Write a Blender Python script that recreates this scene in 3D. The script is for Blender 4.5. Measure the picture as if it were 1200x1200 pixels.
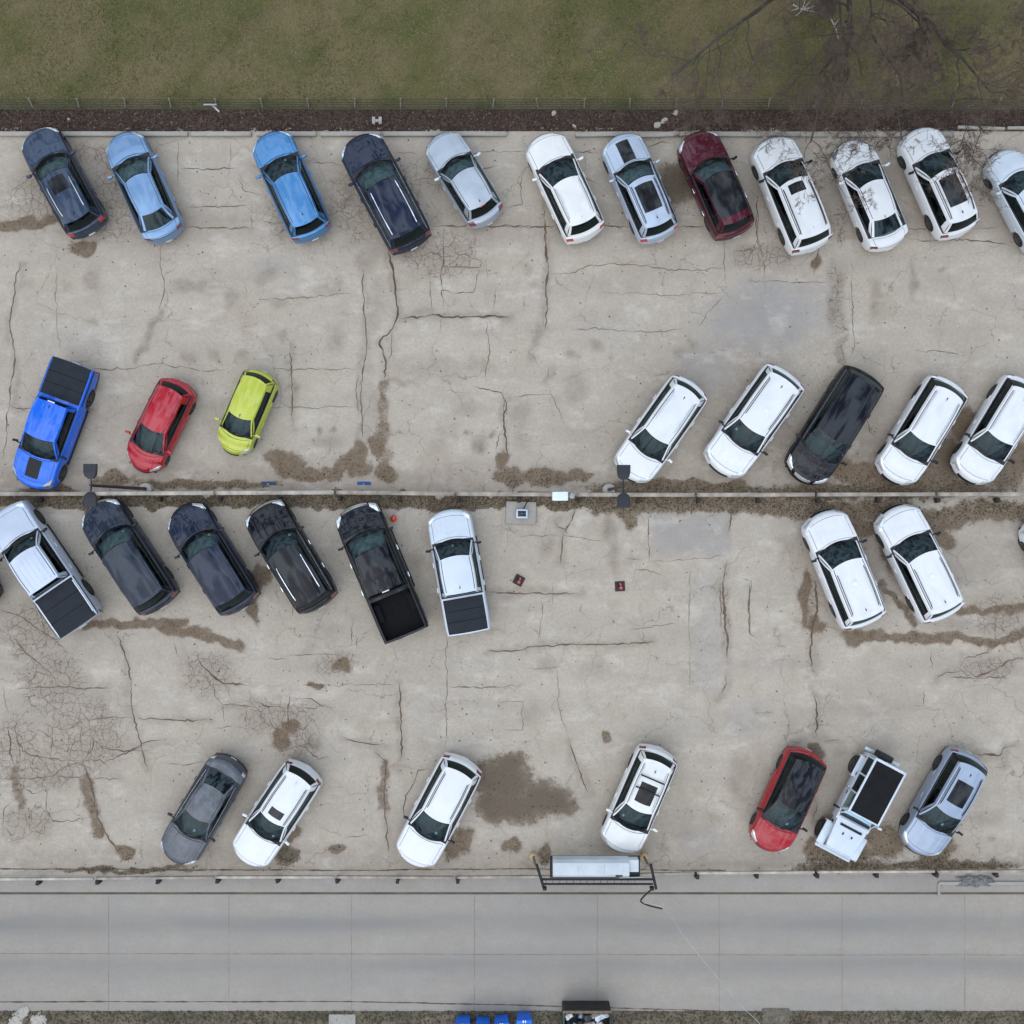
import bpy, bmesh, math, random
import numpy as np
from mathutils import Vector, Matrix

for o in list(bpy.data.objects):
    bpy.data.objects.remove(o)
SC = bpy.context.scene
COL = SC.collection

# ------------------------------------------------------------------ camera
CAM_H = 46.0                       # drone height in metres
PLAN = 27.8                        # site plan units per metre (origin of the plan at its centre, 600,600)
cd = bpy.data.cameras.new('camera')
cam = bpy.data.objects.new('camera', cd)
COL.objects.link(cam)
cam.location = (0, 0, CAM_H)
cam.rotation_euler = (0, 0, 0)
cd.sensor_width = 36
cd.lens = 18 / (600 / PLAN / CAM_H)
cd.clip_end = 2000
SC.camera = cam

# ------------------------------------------------------------------ sky, sun, exposure
SUN_EL, SUN_AZ = math.radians(50), math.radians(215)
world = bpy.data.worlds.new('World')
SC.world = world
world.use_nodes = True
wn, wl = world.node_tree.nodes, world.node_tree.links
wn.clear()
w_out = wn.new('ShaderNodeOutputWorld')
w_bg = wn.new('ShaderNodeBackground')
w_sky = wn.new('ShaderNodeTexSky')
w_sky.sky_type = 'NISHITA'
w_sky.sun_disc = False
w_sky.sun_elevation = SUN_EL
w_sky.sun_rotation = SUN_AZ
w_sky.air_density = 1.0
w_sky.dust_density = 2.0
w_hs = wn.new('ShaderNodeHueSaturation')
w_hs.inputs['Saturation'].default_value = 0.62
w_hs.inputs['Value'].default_value = 0.62
w_tc = wn.new('ShaderNodeTexCoord')
w_map = wn.new('ShaderNodeMapping')
w_map.inputs['Scale'].default_value = (1, 1, 1.6)
w_no = wn.new('ShaderNodeTexNoise')
w_no.inputs['Scale'].default_value = 7.0
w_no.inputs['Detail'].default_value = 9
w_no.inputs['Roughness'].default_value = 0.55
w_no.inputs['Distortion'].default_value = 0.5
w_ra = wn.new('ShaderNodeValToRGB')
w_ra.color_ramp.elements[0].position = 0.43
w_ra.color_ramp.elements[0].color = (0.05, 0.05, 0.05, 1)
w_ra.color_ramp.elements[1].position = 0.54
w_ra.color_ramp.elements[1].color = (1, 1, 1, 1)
w_mix = wn.new('ShaderNodeMix')
w_mix.data_type = 'RGBA'
w_mix.inputs['B'].default_value = (9.3, 10.9, 13.0, 1)      # bright cloud layer, same scale as the sky node
wl.new(w_tc.outputs['Generated'], w_map.inputs['Vector'])
wl.new(w_map.outputs['Vector'], w_no.inputs['Vector'])
wl.new(w_no.outputs['Fac'], w_ra.inputs['Fac'])
wl.new(w_sky.outputs['Color'], w_hs.inputs['Color'])
wl.new(w_hs.outputs['Color'], w_mix.inputs['A'])
wl.new(w_ra.outputs['Color'], w_mix.inputs['Factor'])
# overcast sky: three times brighter overhead than at the horizon (CIE overcast distribution)
w_sep = wn.new('ShaderNodeSeparateXYZ')
w_cl = wn.new('ShaderNodeMapRange')
w_cl.inputs['From Min'].default_value = 0.0
w_cl.inputs['From Max'].default_value = 1.0
w_cl.inputs['To Min'].default_value = 0.3333
w_cl.inputs['To Max'].default_value = 1.0
wl.new(w_tc.outputs['Generated'], w_sep.inputs['Vector'])
wl.new(w_sep.outputs['Z'], w_cl.inputs['Value'])
w_sc = wn.new('ShaderNodeVectorMath')
w_sc.operation = 'SCALE'
wl.new(w_mix.outputs['Result'], w_sc.inputs[0])
wl.new(w_cl.outputs['Result'], w_sc.inputs['Scale'])
wl.new(w_sc.outputs['Vector'], w_bg.inputs['Color'])
w_bg.inputs['Strength'].default_value = 0.14
wl.new(w_bg.outputs['Background'], w_out.inputs['Surface'])

sd = bpy.data.lights.new('sun', 'SUN')
sd.energy = 0.6
sd.angle = math.radians(75)
sd.color = (1.0, 0.96, 0.9)
sun = bpy.data.objects.new('sun', sd)
COL.objects.link(sun)
sdir = Vector((math.sin(SUN_AZ) * math.cos(SUN_EL), math.cos(SUN_AZ) * math.cos(SUN_EL), math.sin(SUN_EL)))
sun.rotation_euler = sdir.to_track_quat('Z', 'Y').to_euler()

SC.view_settings.view_transform = 'Standard'
SC.view_settings.look = 'None'
SC.view_settings.exposure = 0.50
SC.view_settings.gamma = 1.0
SC.view_settings.use_curve_mapping = False
SC.cycles.max_bounces = 4
SC.cycles.diffuse_bounces = 2
SC.cycles.glossy_bounces = 2
SC.cycles.transmission_bounces = 2
SC.cycles.caustics_reflective = False
SC.cycles.caustics_refractive = False
SC.cycles.adaptive_threshold = 0.02
SC.cycles.transparent_max_bounces = 12
SC.cycles.use_denoising = True

rnd = random.Random(7)
nrg = np.random.default_rng(11)


def gp(px, py):
    """plan units -> metres on the ground"""
    return ((px - 600) / PLAN, (600 - py) / PLAN)


# ------------------------------------------------------------------ materials
MATS = {}


def _mat(name):
    m = bpy.data.materials.new(name)
    m.use_nodes = True
    nt = m.node_tree
    return m, nt, nt.nodes, nt.links, nt.nodes['Principled BSDF']


def simple(name, col, rough=0.6, metal=0.0, var=0.12, scale=8.0, bump=0.0, bscale=60.0, coat=0.0, spec=0.5):
    if name in MATS:
        return MATS[name]
    m, nt, n, l, b = _mat(name)
    tc = n.new('ShaderNodeTexCoord')
    no = n.new('ShaderNodeTexNoise')
    no.inputs['Scale'].default_value = scale
    no.inputs['Detail'].default_value = 5
    l.new(tc.outputs['Object'], no.inputs['Vector'])
    mr = n.new('ShaderNodeMapRange')
    mr.inputs['From Min'].default_value = 0.3
    mr.inputs['From Max'].default_value = 0.7
    mr.inputs['To Min'].default_value = 1 - var
    mr.inputs['To Max'].default_value = 1 + var
    l.new(no.outputs['Fac'], mr.inputs['Value'])
    mu = n.new('ShaderNodeVectorMath')
    mu.operation = 'SCALE'
    mu.inputs[0].default_value = col
    l.new(mr.outputs['Result'], mu.inputs['Scale'])
    l.new(mu.outputs['Vector'], b.inputs['Base Color'])
    b.inputs['Roughness'].default_value = rough
    b.inputs['Metallic'].default_value = metal
    b.inputs['Coat Weight'].default_value = coat
    b.inputs['Coat Roughness'].default_value = 0.08
    b.inputs['Specular IOR Level'].default_value = spec
    if bump:
        bn = n.new('ShaderNodeTexNoise')
        bn.inputs['Scale'].default_value = bscale
        l.new(tc.outputs['Object'], bn.inputs['Vector'])
        bp = n.new('ShaderNodeBump')
        bp.inputs['Strength'].default_value = bump
        bp.inputs['Distance'].default_value = 0.01
        l.new(bn.outputs['Fac'], bp.inputs['Height'])
        l.new(bp.outputs['Normal'], b.inputs['Normal'])
    MATS[name] = m
    return m


def paint(name, col, metal=0.0, rough=0.38, grime=0.10, coat=1.0):
    """car paint: base coat under clear coat, with thin dust and salt film"""
    if name in MATS:
        return MATS[name]
    m, nt, n, l, b = _mat(name)
    tc = n.new('ShaderNodeTexCoord')
    no = n.new('ShaderNodeTexNoise')
    no.inputs['Scale'].default_value = 1.7
    no.inputs['Detail'].default_value = 8
    no.inputs['Roughness'].default_value = 0.65
    oi = n.new('ShaderNodeObjectInfo')
    ad = n.new('ShaderNodeVectorMath')
    ad.operation = 'ADD'
    l.new(tc.outputs['Object'], ad.inputs[0])
    l.new(oi.outputs['Location'], ad.inputs[1])
    l.new(ad.outputs['Vector'], no.inputs['Vector'])
    ra = n.new('ShaderNodeMapRange')
    ra.inputs['From Min'].default_value = 0.42
    ra.inputs['From Max'].default_value = 0.75
    ra.inputs['To Max'].default_value = grime
    l.new(no.outputs['Fac'], ra.inputs['Value'])
    mx = n.new('ShaderNodeMix')
    mx.data_type = 'RGBA'
    mx.inputs['A'].default_value = (*col, 1)
    mx.inputs['B'].default_value = (0.36, 0.34, 0.31, 1)
    n2 = n.new('ShaderNodeTexNoise')
    n2.inputs['Scale'].default_value = 11
    n2.inputs['Detail'].default_value = 5
    n2.inputs['Roughness'].default_value = 0.8
    l.new(ad.outputs['Vector'], n2.inputs['Vector'])
    r2 = n.new('ShaderNodeMapRange')
    r2.inputs['From Min'].default_value = 0.45
    r2.inputs['From Max'].default_value = 0.75
    r2.inputs['To Max'].default_value = grime * 0.8
    l.new(n2.outputs['Fac'], r2.inputs['Value'])
    am_ = n.new('ShaderNodeMath')
    am_.operation = 'ADD'
    l.new(ra.outputs['Result'], am_.inputs[0])
    l.new(r2.outputs['Result'], am_.inputs[1])
    l.new(am_.outputs['Value'], mx.inputs['Factor'])
    l.new(mx.outputs['Result'], b.inputs['Base Color'])
    b.inputs['Metallic'].default_value = metal
    b.inputs['Roughness'].default_value = rough
    b.inputs['Specular IOR Level'].default_value = 0.0
    b.inputs['Coat Weight'].default_value = coat
    cr = n.new('ShaderNodeMapRange')
    cr.inputs['From Min'].default_value = 0.3
    cr.inputs['From Max'].default_value = 0.8
    cr.inputs['To Min'].default_value = 0.02
    cr.inputs['To Max'].default_value = 0.07
    l.new(no.outputs['Fac'], cr.inputs['Value'])
    l.new(cr.outputs['Result'], b.inputs['Coat Roughness'])
    MATS[name] = m
    return m


def glass(name, tint, haze=0.0):
    if name in MATS:
        return MATS[name]
    m = bpy.data.materials.new(name)
    m.use_nodes = True
    n, l = m.node_tree.nodes, m.node_tree.links
    n.clear()
    out = n.new('ShaderNodeOutputMaterial')
    tr = n.new('ShaderNodeBsdfTransparent')
    tr.inputs['Color'].default_value = (*tint, 1)
    gl = n.new('ShaderNodeBsdfGlossy')
    gl.inputs['Roughness'].default_value = 0.03
    gl.inputs['Color'].default_value = (0.70, 0.93, 1.0, 1)
    fr = n.new('ShaderNodeFresnel')
    fr.inputs['IOR'].default_value = 1.5
    ml = n.new('ShaderNodeMath')
    ml.operation = 'MULTIPLY'
    ml.inputs[1].default_value = 0.85
    l.new(fr.outputs['Fac'], ml.inputs[0])
    mx = n.new('ShaderNodeMixShader')
    l.new(ml.outputs['Value'], mx.inputs['Fac'])
    l.new(tr.outputs['BSDF'], mx.inputs[1])
    l.new(gl.outputs['BSDF'], mx.inputs[2])
    l.new(mx.outputs['Shader'], out.inputs['Surface'])
    MATS[name] = m
    return m


M_WS = glass('windscreen_glass', (0.46, 0.57, 0.57))
M_SG = glass('tinted_side_glass', (0.10, 0.12, 0.13))
M_RG = glass('tinted_rear_glass', (0.14, 0.17, 0.18))
M_RGL = glass('clear_rear_glass', (0.42, 0.50, 0.50))
M_BLK = simple('black_plastic', (0.010, 0.010, 0.012), 0.55, var=0.2, spec=0.3)
M_GLOSSBLK = simple('black_gloss', (0.006, 0.006, 0.008), 0.10, var=0.1, spec=0.4)
M_CHROME = simple('chrome', (0.75, 0.77, 0.80), 0.16, 1.0, 0.05)
M_SILVER = simple('silver_rail', (0.62, 0.64, 0.67), 0.3, 0.9, 0.06)
M_RUB = simple('tyre_rubber', (0.022, 0.021, 0.020), 0.85, var=0.25, bump=0.3)
M_RIM = simple('dark_alloy_rim', (0.07, 0.068, 0.066), 0.6, 0.3, 0.25)  # dark grey over the whole rim, slightly uneven
M_INT = simple('interior_trim', (0.020, 0.020, 0.022), 0.8, var=0.2)
M_SEATD = simple('seat_dark_cloth', (0.035, 0.034, 0.036), 0.9, var=0.2, scale=20)
M_SEATG = simple('seat_grey_cloth', (0.22, 0.225, 0.22), 0.9, var=0.15, scale=20)
M_SEATT = simple('seat_tan_leather', (0.22, 0.17, 0.12), 0.6, var=0.12, scale=20)
M_DASH = simple('dashboard_vinyl', (0.05, 0.05, 0.053), 0.7, var=0.2)
M_DASHG = simple('dashboard_grey_vinyl', (0.23, 0.25, 0.25), 0.7, var=0.2)
M_HEAD = simple('headlight_lens', (0.72, 0.74, 0.74), 0.10, 0.55, 0.2, 20, coat=1.0)
M_HEADD = simple('smoked_headlight_lens', (0.20, 0.22, 0.24), 0.10, 0.6, 0.3, 20, coat=1.0)
M_TAIL = simple('red_tail_lens', (0.42, 0.012, 0.02), 0.12, 0.0, 0.2, 20, coat=1.0)
M_TAILD = simple('dark_red_tail_lens', (0.16, 0.012, 0.016), 0.12, 0.0, 0.2, 20, coat=1.0)
M_PLATE = simple('plate_white', (0.65, 0.66, 0.66), 0.5)
M_PAPER = simple('paper_white', (0.8, 0.8, 0.78), 0.8, var=0.05)
M_LINER = simple('bed_liner', (0.006, 0.006, 0.007), 0.85, var=0.25, bump=0.4, spec=0.2)
M_VINYL = simple('tonneau_vinyl', (0.014, 0.017, 0.023), 0.62, var=0.18, scale=3, bump=0.25, bscale=90, spec=0.22)
M_UNDER = simple('underbody', (0.012, 0.012, 0.012), 0.9)


# ------------------------------------------------------------------ mesh helpers
class MB:
    def __init__(s):
        s.v, s.f, s.m = [], [], []

    def quad_grid(s, pts, mi=0, flip=False):
        """pts: rows of 3D points"""
        b = len(s.v)
        R, Cn = len(pts), len(pts[0])
        for r in pts:
            s.v.extend([tuple(p) for p in r])
        for i in range(R - 1):
            for j in range(Cn - 1):
                q = (b + i * Cn + j, b + i * Cn + j + 1, b + (i + 1) * Cn + j + 1, b + (i + 1) * Cn + j)
                s.f.append(q[::-1] if flip else q)
                s.m.append(mi)

    def box(s, c, d, rz=0.0, mi=0, taper=1.0, rx=0.0):
        b = len(s.v)
        M = Matrix.Rotation(rz, 3, 'Z') @ Matrix.Rotation(rx, 3, 'X')
        for sz in (-1, 1):
            k = taper if sz > 0 else 1.0
            for sx, sy in ((-1, -1), (1, -1), (1, 1), (-1, 1)):
                p = M @ Vector((sx * d[0] / 2 * k, sy * d[1] / 2 * k, sz * d[2] / 2))
                s.v.append((p.x + c[0], p.y + c[1], p.z + c[2]))
        for q in ((3, 2, 1, 0), (4, 5, 6, 7), (0, 1, 5, 4), (1, 2, 6, 5), (2, 3, 7, 6), (3, 0, 4, 7)):
            s.f.append(tuple(b + i for i in q))
            s.m.append(mi)

    def tube(s, pts, rad, sides=6, mi=0, caps=True):
        b = len(s.v)
        n = len(pts)
        P = [Vector(p) for p in pts]
        if not isinstance(rad, (list, tuple)):
            rad = [rad] * n
        for i, p in enumerate(P):
            d = (P[min(i + 1, n - 1)] - P[max(i - 1, 0)])
            if d.length < 1e-9:
                d = Vector((0, 0, 1))
            d.normalize()
            up = Vector((0, 0, 1)) if abs(d.z) < 0.9 else Vector((1, 0, 0))
            a = d.cross(up).normalized()
            c = d.cross(a)
            for k in range(sides):
                t = 2 * math.pi * k / sides
                q = p + (a * math.cos(t) + c * math.sin(t)) * rad[i]
                s.v.append(tuple(q))
        for i in range(n - 1):
            for k in range(sides):
                k2 = (k + 1) % sides
                s.f.append((b + i * sides + k, b + i * sides + k2, b + (i + 1) * sides + k2, b + (i + 1) * sides + k))
                s.m.append(mi)
        if caps and sides > 2:
            s.f.append(tuple(b + k for k in range(sides))[::-1])
            s.m.append(mi)
            s.f.append(tuple(b + (n - 1) * sides + k for k in range(sides)))
            s.m.append(mi)

    def lathe(s, prof, centre, axis='Y', seg=20, mi=0):
        """prof: (radius, offset along axis)"""
        b = len(s.v)
        n = len(prof)
        for k in range(seg):
            t = 2 * math.pi * k / seg
            for r, h in prof:
                if axis == 'Y':
                    p = (centre[0] + r * math.cos(t), centre[1] + h, centre[2] + r * math.sin(t))
                elif axis == 'X':
                    p = (centre[0] + h, centre[1] + r * math.cos(t), centre[2] + r * math.sin(t))
                else:
                    p = (centre[0] + r * math.cos(t), centre[1] + r * math.sin(t), centre[2] + h)
                s.v.append(p)
        for k in range(seg):
            k2 = (k + 1) % seg
            for i in range(n - 1):
                s.f.append((b + k * n + i, b + k2 * n + i, b + k2 * n + i + 1, b + k * n + i + 1))
                s.m.append(mi)

    def build(s, name, mats, parent=None, smooth=True, angle=35, bevel=0.0):
        me = bpy.data.meshes.new(name)
        me.from_pydata(s.v, [], s.f)
        if not isinstance(mats, (list, tuple)):
            mats = [mats]
        for m in mats:
            me.materials.append(m)
        if any(s.m):
            me.polygons.foreach_set('material_index', s.m)
        bm = bmesh.new()
        bm.from_mesh(me)
        if bevel:
            bmesh.ops.remove_doubles(bm, verts=bm.verts, dist=1e-5)
            bmesh.ops.bevel(bm, geom=[e for e in bm.edges if e.is_manifold and e.calc_face_angle(0) > 0.5],
                            offset=bevel, segments=2, affect='EDGES', profile=0.5)
        bmesh.ops.recalc_face_normals(bm, faces=bm.faces)
        bm.to_mesh(me)
        bm.free()
        if smooth:
            me.polygons.foreach_set('use_smooth', [True] * len(me.polygons))
            me.set_sharp_from_angle(angle=math.radians(angle))
        me.update()
        o = bpy.data.objects.new(name, me)
        COL.objects.link(o)
        if parent is not None:
            o.parent = parent
        return o


def tag(o, label=None, cat=None, group=None, kind=None):
    if label:
        o['label'] = label
    if cat:
        o['category'] = cat
    if group:
        o['group'] = group
    if kind:
        o['kind'] = kind
    return o


def empty(name, loc, rz=0.0):
    o = bpy.data.objects.new(name, None)
    o.empty_display_size = 0.3
    COL.objects.link(o)
    o.location = loc
    o.rotation_euler = (0, 0, rz)
    return o


def one(name, mat, fn, parent=None, **k):
    m = MB()
    fn(m)
    return m.build(name, mat, parent, **k)


def raw_mesh(name, verts, faces, mat, attrs=None, smooth=False):
    """fast numpy mesh, faces all tris or all quads"""
    me = bpy.data.meshes.new(name)
    nv, nf, k = len(verts), len(faces), faces.shape[1]
    me.vertices.add(nv)
    me.vertices.foreach_set('co', np.asarray(verts, np.float32).ravel())
    me.loops.add(nf * k)
    me.loops.foreach_set('vertex_index', np.asarray(faces, np.int32).ravel())
    me.polygons.add(nf)
    me.polygons.foreach_set('loop_start', np.arange(0, nf * k, k, dtype=np.int32))
    me.materials.append(mat)
    if smooth:
        me.polygons.foreach_set('use_smooth', np.ones(nf, bool))
    for an, arr in (attrs or {}).items():
        at = me.attributes.new(an, 'FLOAT', 'POINT')
        at.data.foreach_set('value', np.asarray(arr, np.float32))
    me.update(calc_edges=True)
    me.validate()
    o = bpy.data.objects.new(name, me)
    COL.objects.link(o)
    return o


# ================================================================== GROUND
def attr(n, name):
    a = n.new('ShaderNodeAttribute')
    a.attribute_name = name
    return a.outputs['Fac']


def noise(n, l, vec, scale, detail=5, rough=0.55, sx=1, sy=1, dist=0.0):
    if sx != 1 or sy != 1:
        mp = n.new('ShaderNodeMapping')
        mp.inputs['Scale'].default_value = (sx, sy, 1)
        l.new(vec, mp.inputs['Vector'])
        vec = mp.outputs['Vector']
    t = n.new('ShaderNodeTexNoise')
    t.inputs['Scale'].default_value = scale
    t.inputs['Detail'].default_value = detail
    t.inputs['Roughness'].default_value = rough
    t.inputs['Distortion'].default_value = dist
    l.new(vec, t.inputs['Vector'])
    return t.outputs['Fac']


def remap(n, l, val, a, b, c=0.0, d=1.0, smooth=False):
    m = n.new('ShaderNodeMapRange')
    if smooth:
        m.interpolation_type = 'SMOOTHSTEP'
    m.inputs['From Min'].default_value = a
    m.inputs['From Max'].default_value = b
    m.inputs['To Min'].default_value = c
    m.inputs['To Max'].default_value = d
    l.new(val, m.inputs['Value'])
    return m.outputs['Result']


def mth(n, l, op, a, b=None):
    m = n.new('ShaderNodeMath')
    m.operation = op
    for i, x in enumerate((a, b)):
        if x is None:
            continue
        if isinstance(x, (int, float)):
            m.inputs[i].default_value = x
        else:
            l.new(x, m.inputs[i])
    return m.outputs['Value']


def mixc(n, l, fac, a, b, blend='MIX'):
    m = n.new('ShaderNodeMix')
    m.data_type = 'RGBA'
    m.blend_type = blend
    for nm, x in (('Factor', fac), ('A', a), ('B', b)):
        if isinstance(x, tuple):
            m.inputs[nm].default_value = (*x, 1)
        elif isinstance(x, (int, float)):
            m.inputs[nm].default_value = x
        else:
            l.new(x, m.inputs[nm])
    return m.outputs['Result']


def concrete(name, cA, cB, lot=False, road=False):
    m, nt, n, l, b = _mat(name)
    tc = n.new('ShaderNodeTexCoord')
    P = tc.outputs['Object']
    big = noise(n, l, P, 0.22, 6, 0.6)
    mid = noise(n, l, P, 1.3, 7, 0.65)
    fine = noise(n, l, P, 8.5, 7, 0.85)
    streak = noise(n, l, P, 0.55, 5, 0.6, 0.22, 1.5)
    col = mixc(n, l, remap(n, l, big, 0.35, 0.66), cA, cB)
    col = mixc(n, l, remap(n, l, mid, 0.35, 0.75, 0, 0.5), col, (cB[0] * 0.8, cB[1] * 0.77, cB[2] * 0.73))
    col = mixc(n, l, remap(n, l, streak, 0.42, 0.72, 0, 0.5 if road else 0.28), col, (0.250, 0.232, 0.212))
    sp = noise(n, l, P, 9, 3, 0.8)
    col = mixc(n, l, remap(n, l, sp, 0.58, 0.78, 0, 0.22), col, (0.22, 0.195, 0.17))
    col = mixc(n, l, remap(n, l, fine, 0.34, 0.66, 0.0, 0.52), col, (0.20, 0.18, 0.16))
    rough = 0.85
    if lot:
        hv = n.new('ShaderNodeTexNoise')
        hv.inputs['Scale'].default_value = 0.9
        hv.inputs['Detail'].default_value = 6
        l.new(P, hv.inputs['Vector'])
        ho = n.new('ShaderNodeVectorMath')
        ho.operation = 'MULTIPLY_ADD'
        ho.inputs[1].default_value = (1.6, 1.6, 0)
        l.new(hv.outputs['Color'], ho.inputs[0])
        l.new(P, ho.inputs[2])
        hz = n.new('ShaderNodeTexVoronoi')
        hz.feature = 'DISTANCE_TO_EDGE'
        hz.voronoi_dimensions = '2D'
        hz.inputs['Scale'].default_value = 0.42
        l.new(ho.outputs['Vector'], hz.inputs['Vector'])
        hl = remap(n, l, hz.outputs['Distance'], 0.0, 0.011, 1, 0)
        hm_ = remap(n, l, noise(n, l, P, 0.45, 4, 0.6), 0.42, 0.56)
        col = mixc(n, l, mth(n, l, 'MULTIPLY', mth(n, l, 'MULTIPLY', hl, hm_), 0.62), col, (0.13, 0.105, 0.085))
        gr = attr(n, 'grey')
        gm = remap(n, l, mth(n, l, 'ADD', gr, mth(n, l, 'MULTIPLY', mth(n, l, 'SUBTRACT', mid, 0.5), 0.5)), 0.25, 0.8)
        col = mixc(n, l, mth(n, l, 'MULTIPLY', gm, 0.62), col, (0.235, 0.235, 0.245))
        st = attr(n, 'stain')
        sn = noise(n, l, P, 3.2, 6, 0.7)
        sm = mth(n, l, 'MULTIPLY', st, remap(n, l, sn, 0.3, 0.65, 0.45, 1.25))
        col = mixc(n, l, mth(n, l, 'MINIMUM', sm, 0.95), col, (0.160, 0.118, 0.088))
        mot = noise(n, l, P, 0.75, 8, 0.72)
        col = mixc(n, l, remap(n, l, mot, 0.50, 0.72, 0, 0.42), col, (0.285, 0.225, 0.170))
        pal = noise(n, l, P, 0.5, 7, 0.7, 1.0, 1.7)
        col = mixc(n, l, remap(n, l, pal, 0.54, 0.72, 0, 0.5), col, (0.585, 0.525, 0.455))
        cz = attr(n, 'craze')
        wob = n.new('ShaderNodeTexNoise')
        wob.inputs['Scale'].default_value = 2.2
        wob.inputs['Detail'].default_value = 4
        l.new(P, wob.inputs['Vector'])
        off = n.new('ShaderNodeVectorMath')
        off.operation = 'MULTIPLY_ADD'
        off.inputs[1].default_value = (0.5, 0.5, 0)
        l.new(wob.outputs['Color'], off.inputs[0])
        l.new(P, off.inputs[2])
        for sc_, wd in ((3.3, 0.055), (1.35, 0.03)):
            vo = n.new('ShaderNodeTexVoronoi')
            vo.feature = 'DISTANCE_TO_EDGE'
            vo.voronoi_dimensions = '2D'
            vo.inputs['Scale'].default_value = sc_
            l.new(off.outputs['Vector'], vo.inputs['Vector'])
            ln = remap(n, l, vo.outputs['Distance'], 0.0, wd, 1, 0)
            msk = remap(n, l, mth(n, l, 'ADD', cz, mth(n, l, 'MULTIPLY', mth(n, l, 'SUBTRACT', sn, 0.5), 0.9)), 0.3, 0.7)
            col = mixc(n, l, mth(n, l, 'MULTIPLY', mth(n, l, 'MULTIPLY', ln, msk), 0.78), col, (0.105, 0.068, 0.044))
        wt = attr(n, 'wet')
        en = noise(n, l, P, 4.5, 7, 0.72)
        wv = mth(n, l, 'ADD', wt, mth(n, l, 'MULTIPLY', mth(n, l, 'SUBTRACT', en, 0.5), 1.3))
        wm = remap(n, l, wv, 0.36, 0.70)
        col = mixc(n, l, mth(n, l, 'MULTIPLY', remap(n, l, wv, 0.12, 0.55), 0.38), col, (0.150, 0.112, 0.084))
        wcol = mixc(n, l, remap(n, l, noise(n, l, P, 13, 5, 0.7), 0.35, 0.7), (0.085, 0.054, 0.031), (0.205, 0.143, 0.088))
        pd = attr(n, 'puddle')
        wcol = mixc(n, l, mth(n, l, 'MULTIPLY', pd, 0.6), wcol, (0.072, 0.050, 0.028))
        brk = remap(n, l, noise(n, l, P, 2.4, 6, 0.75), 0.32, 0.62, 0.58, 0.95)
        col = mixc(n, l, mth(n, l, 'MULTIPLY', wm, mth(n, l, 'MAXIMUM', brk, mth(n, l, 'MULTIPLY', pd, 0.95))), col, wcol)
        rr = remap(n, l, mth(n, l, 'MULTIPLY', wm, pd), 0, 1, 0.88, 0.5)
        l.new(rr, b.inputs['Roughness'])
    elif road:
        tr = attr(n, 'track')
        t2 = mth(n, l, 'MULTIPLY', tr, remap(n, l, streak, 0.3, 0.7, 0.55, 1.2))
        col = mixc(n, l, mth(n, l, 'MINIMUM', t2, 0.9), col, (0.205, 0.190, 0.172))
        col = mixc(n, l, attr(n, 'slab'), col, (0.26, 0.25, 0.24))
        b.inputs['Roughness'].default_value = 0.8
    else:
        b.inputs['Roughness'].default_value = rough
    l.new(col, b.inputs['Base Color'])
    b.inputs['Specular IOR Level'].default_value = 0.35
    bp = n.new('ShaderNodeBump')
    bp.inputs['Strength'].default_value = 0.35
    bp.inputs['Distance'].default_value = 0.012
    l.new(mth(n, l, 'ADD', fine, mid), bp.inputs['Height'])
    l.new(bp.outputs['Normal'], b.inputs['Normal'])
    return m


M_LOT = concrete('weathered_concrete', (0.530, 0.455, 0.368), (0.452, 0.378, 0.298), lot=True)
M_ROAD = concrete('road_concrete', (0.378, 0.330, 0.276), (0.345, 0.298, 0.247), road=True)
M_WALK = concrete('walkway_concrete', (0.37, 0.335, 0.292), (0.31, 0.277, 0.24))
M_SLAB = concrete('pale_slab_concrete', (0.40, 0.37, 0.325), (0.36, 0.33, 0.29))
M_BEAM = concrete('kerb_beam_concrete', (0.42, 0.385, 0.34), (0.35, 0.315, 0.275))


def smooth01(a, b, x):
    t = np.clip((x - a) / (b - a), 0, 1)
    return t * t * (3 - 2 * t)


# lot grid -----------------------------------------------------------------
LX = np.concatenate([[-140, -60, -30], np.arange(-23.0, 23.01, 0.09), [30, 60, 140]])
LY = np.arange(-15.3, 16.21, 0.09)
GX, GY = np.meshgrid(LX, LY)


def fieldnoise(x, y, sc, seed):
    r = np.random.default_rng(seed)
    v = np.zeros_like(x)
    for _ in range(14):
        k = r.normal(0, 1, 2) * sc
        v += np.sin(x * k[0] + y * k[1] + r.uniform(0, 6.28))
    return v / 14 * 1.9


# plan coordinates of each vertex, wobbled so that stains get ragged outlines
PX = 600 + GX * PLAN + 6.0 * fieldnoise(GX, GY, 1.6, 21) + 4.0 * fieldnoise(GX, GY, 5.5, 22)
PY = 600 - GY * PLAN + 5.0 * fieldnoise(GX, GY, 1.6, 23) + 4.0 * fieldnoise(GX, GY, 5.5, 24)
F_stain = np.zeros_like(PX)
F_wet = np.zeros_like(PX)
F_grey = np.zeros_like(PX)
F_craze = np.zeros_like(PX)
F_pud = np.zeros_like(PX)


def blob(F, cx, cy, rx, ry, rot=0, s=1.0, soft=0.6):
    t = math.radians(rot)
    dx, dy = PX - cx, PY - cy
    a = (dx * math.cos(t) + dy * math.sin(t)) / rx
    b = (-dx * math.sin(t) + dy * math.cos(t)) / ry
    d = np.sqrt(a * a + b * b)
    np.maximum(F, s * (1 - smooth01(1 - soft, 1 + soft * 0.5, d)), out=F)


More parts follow.
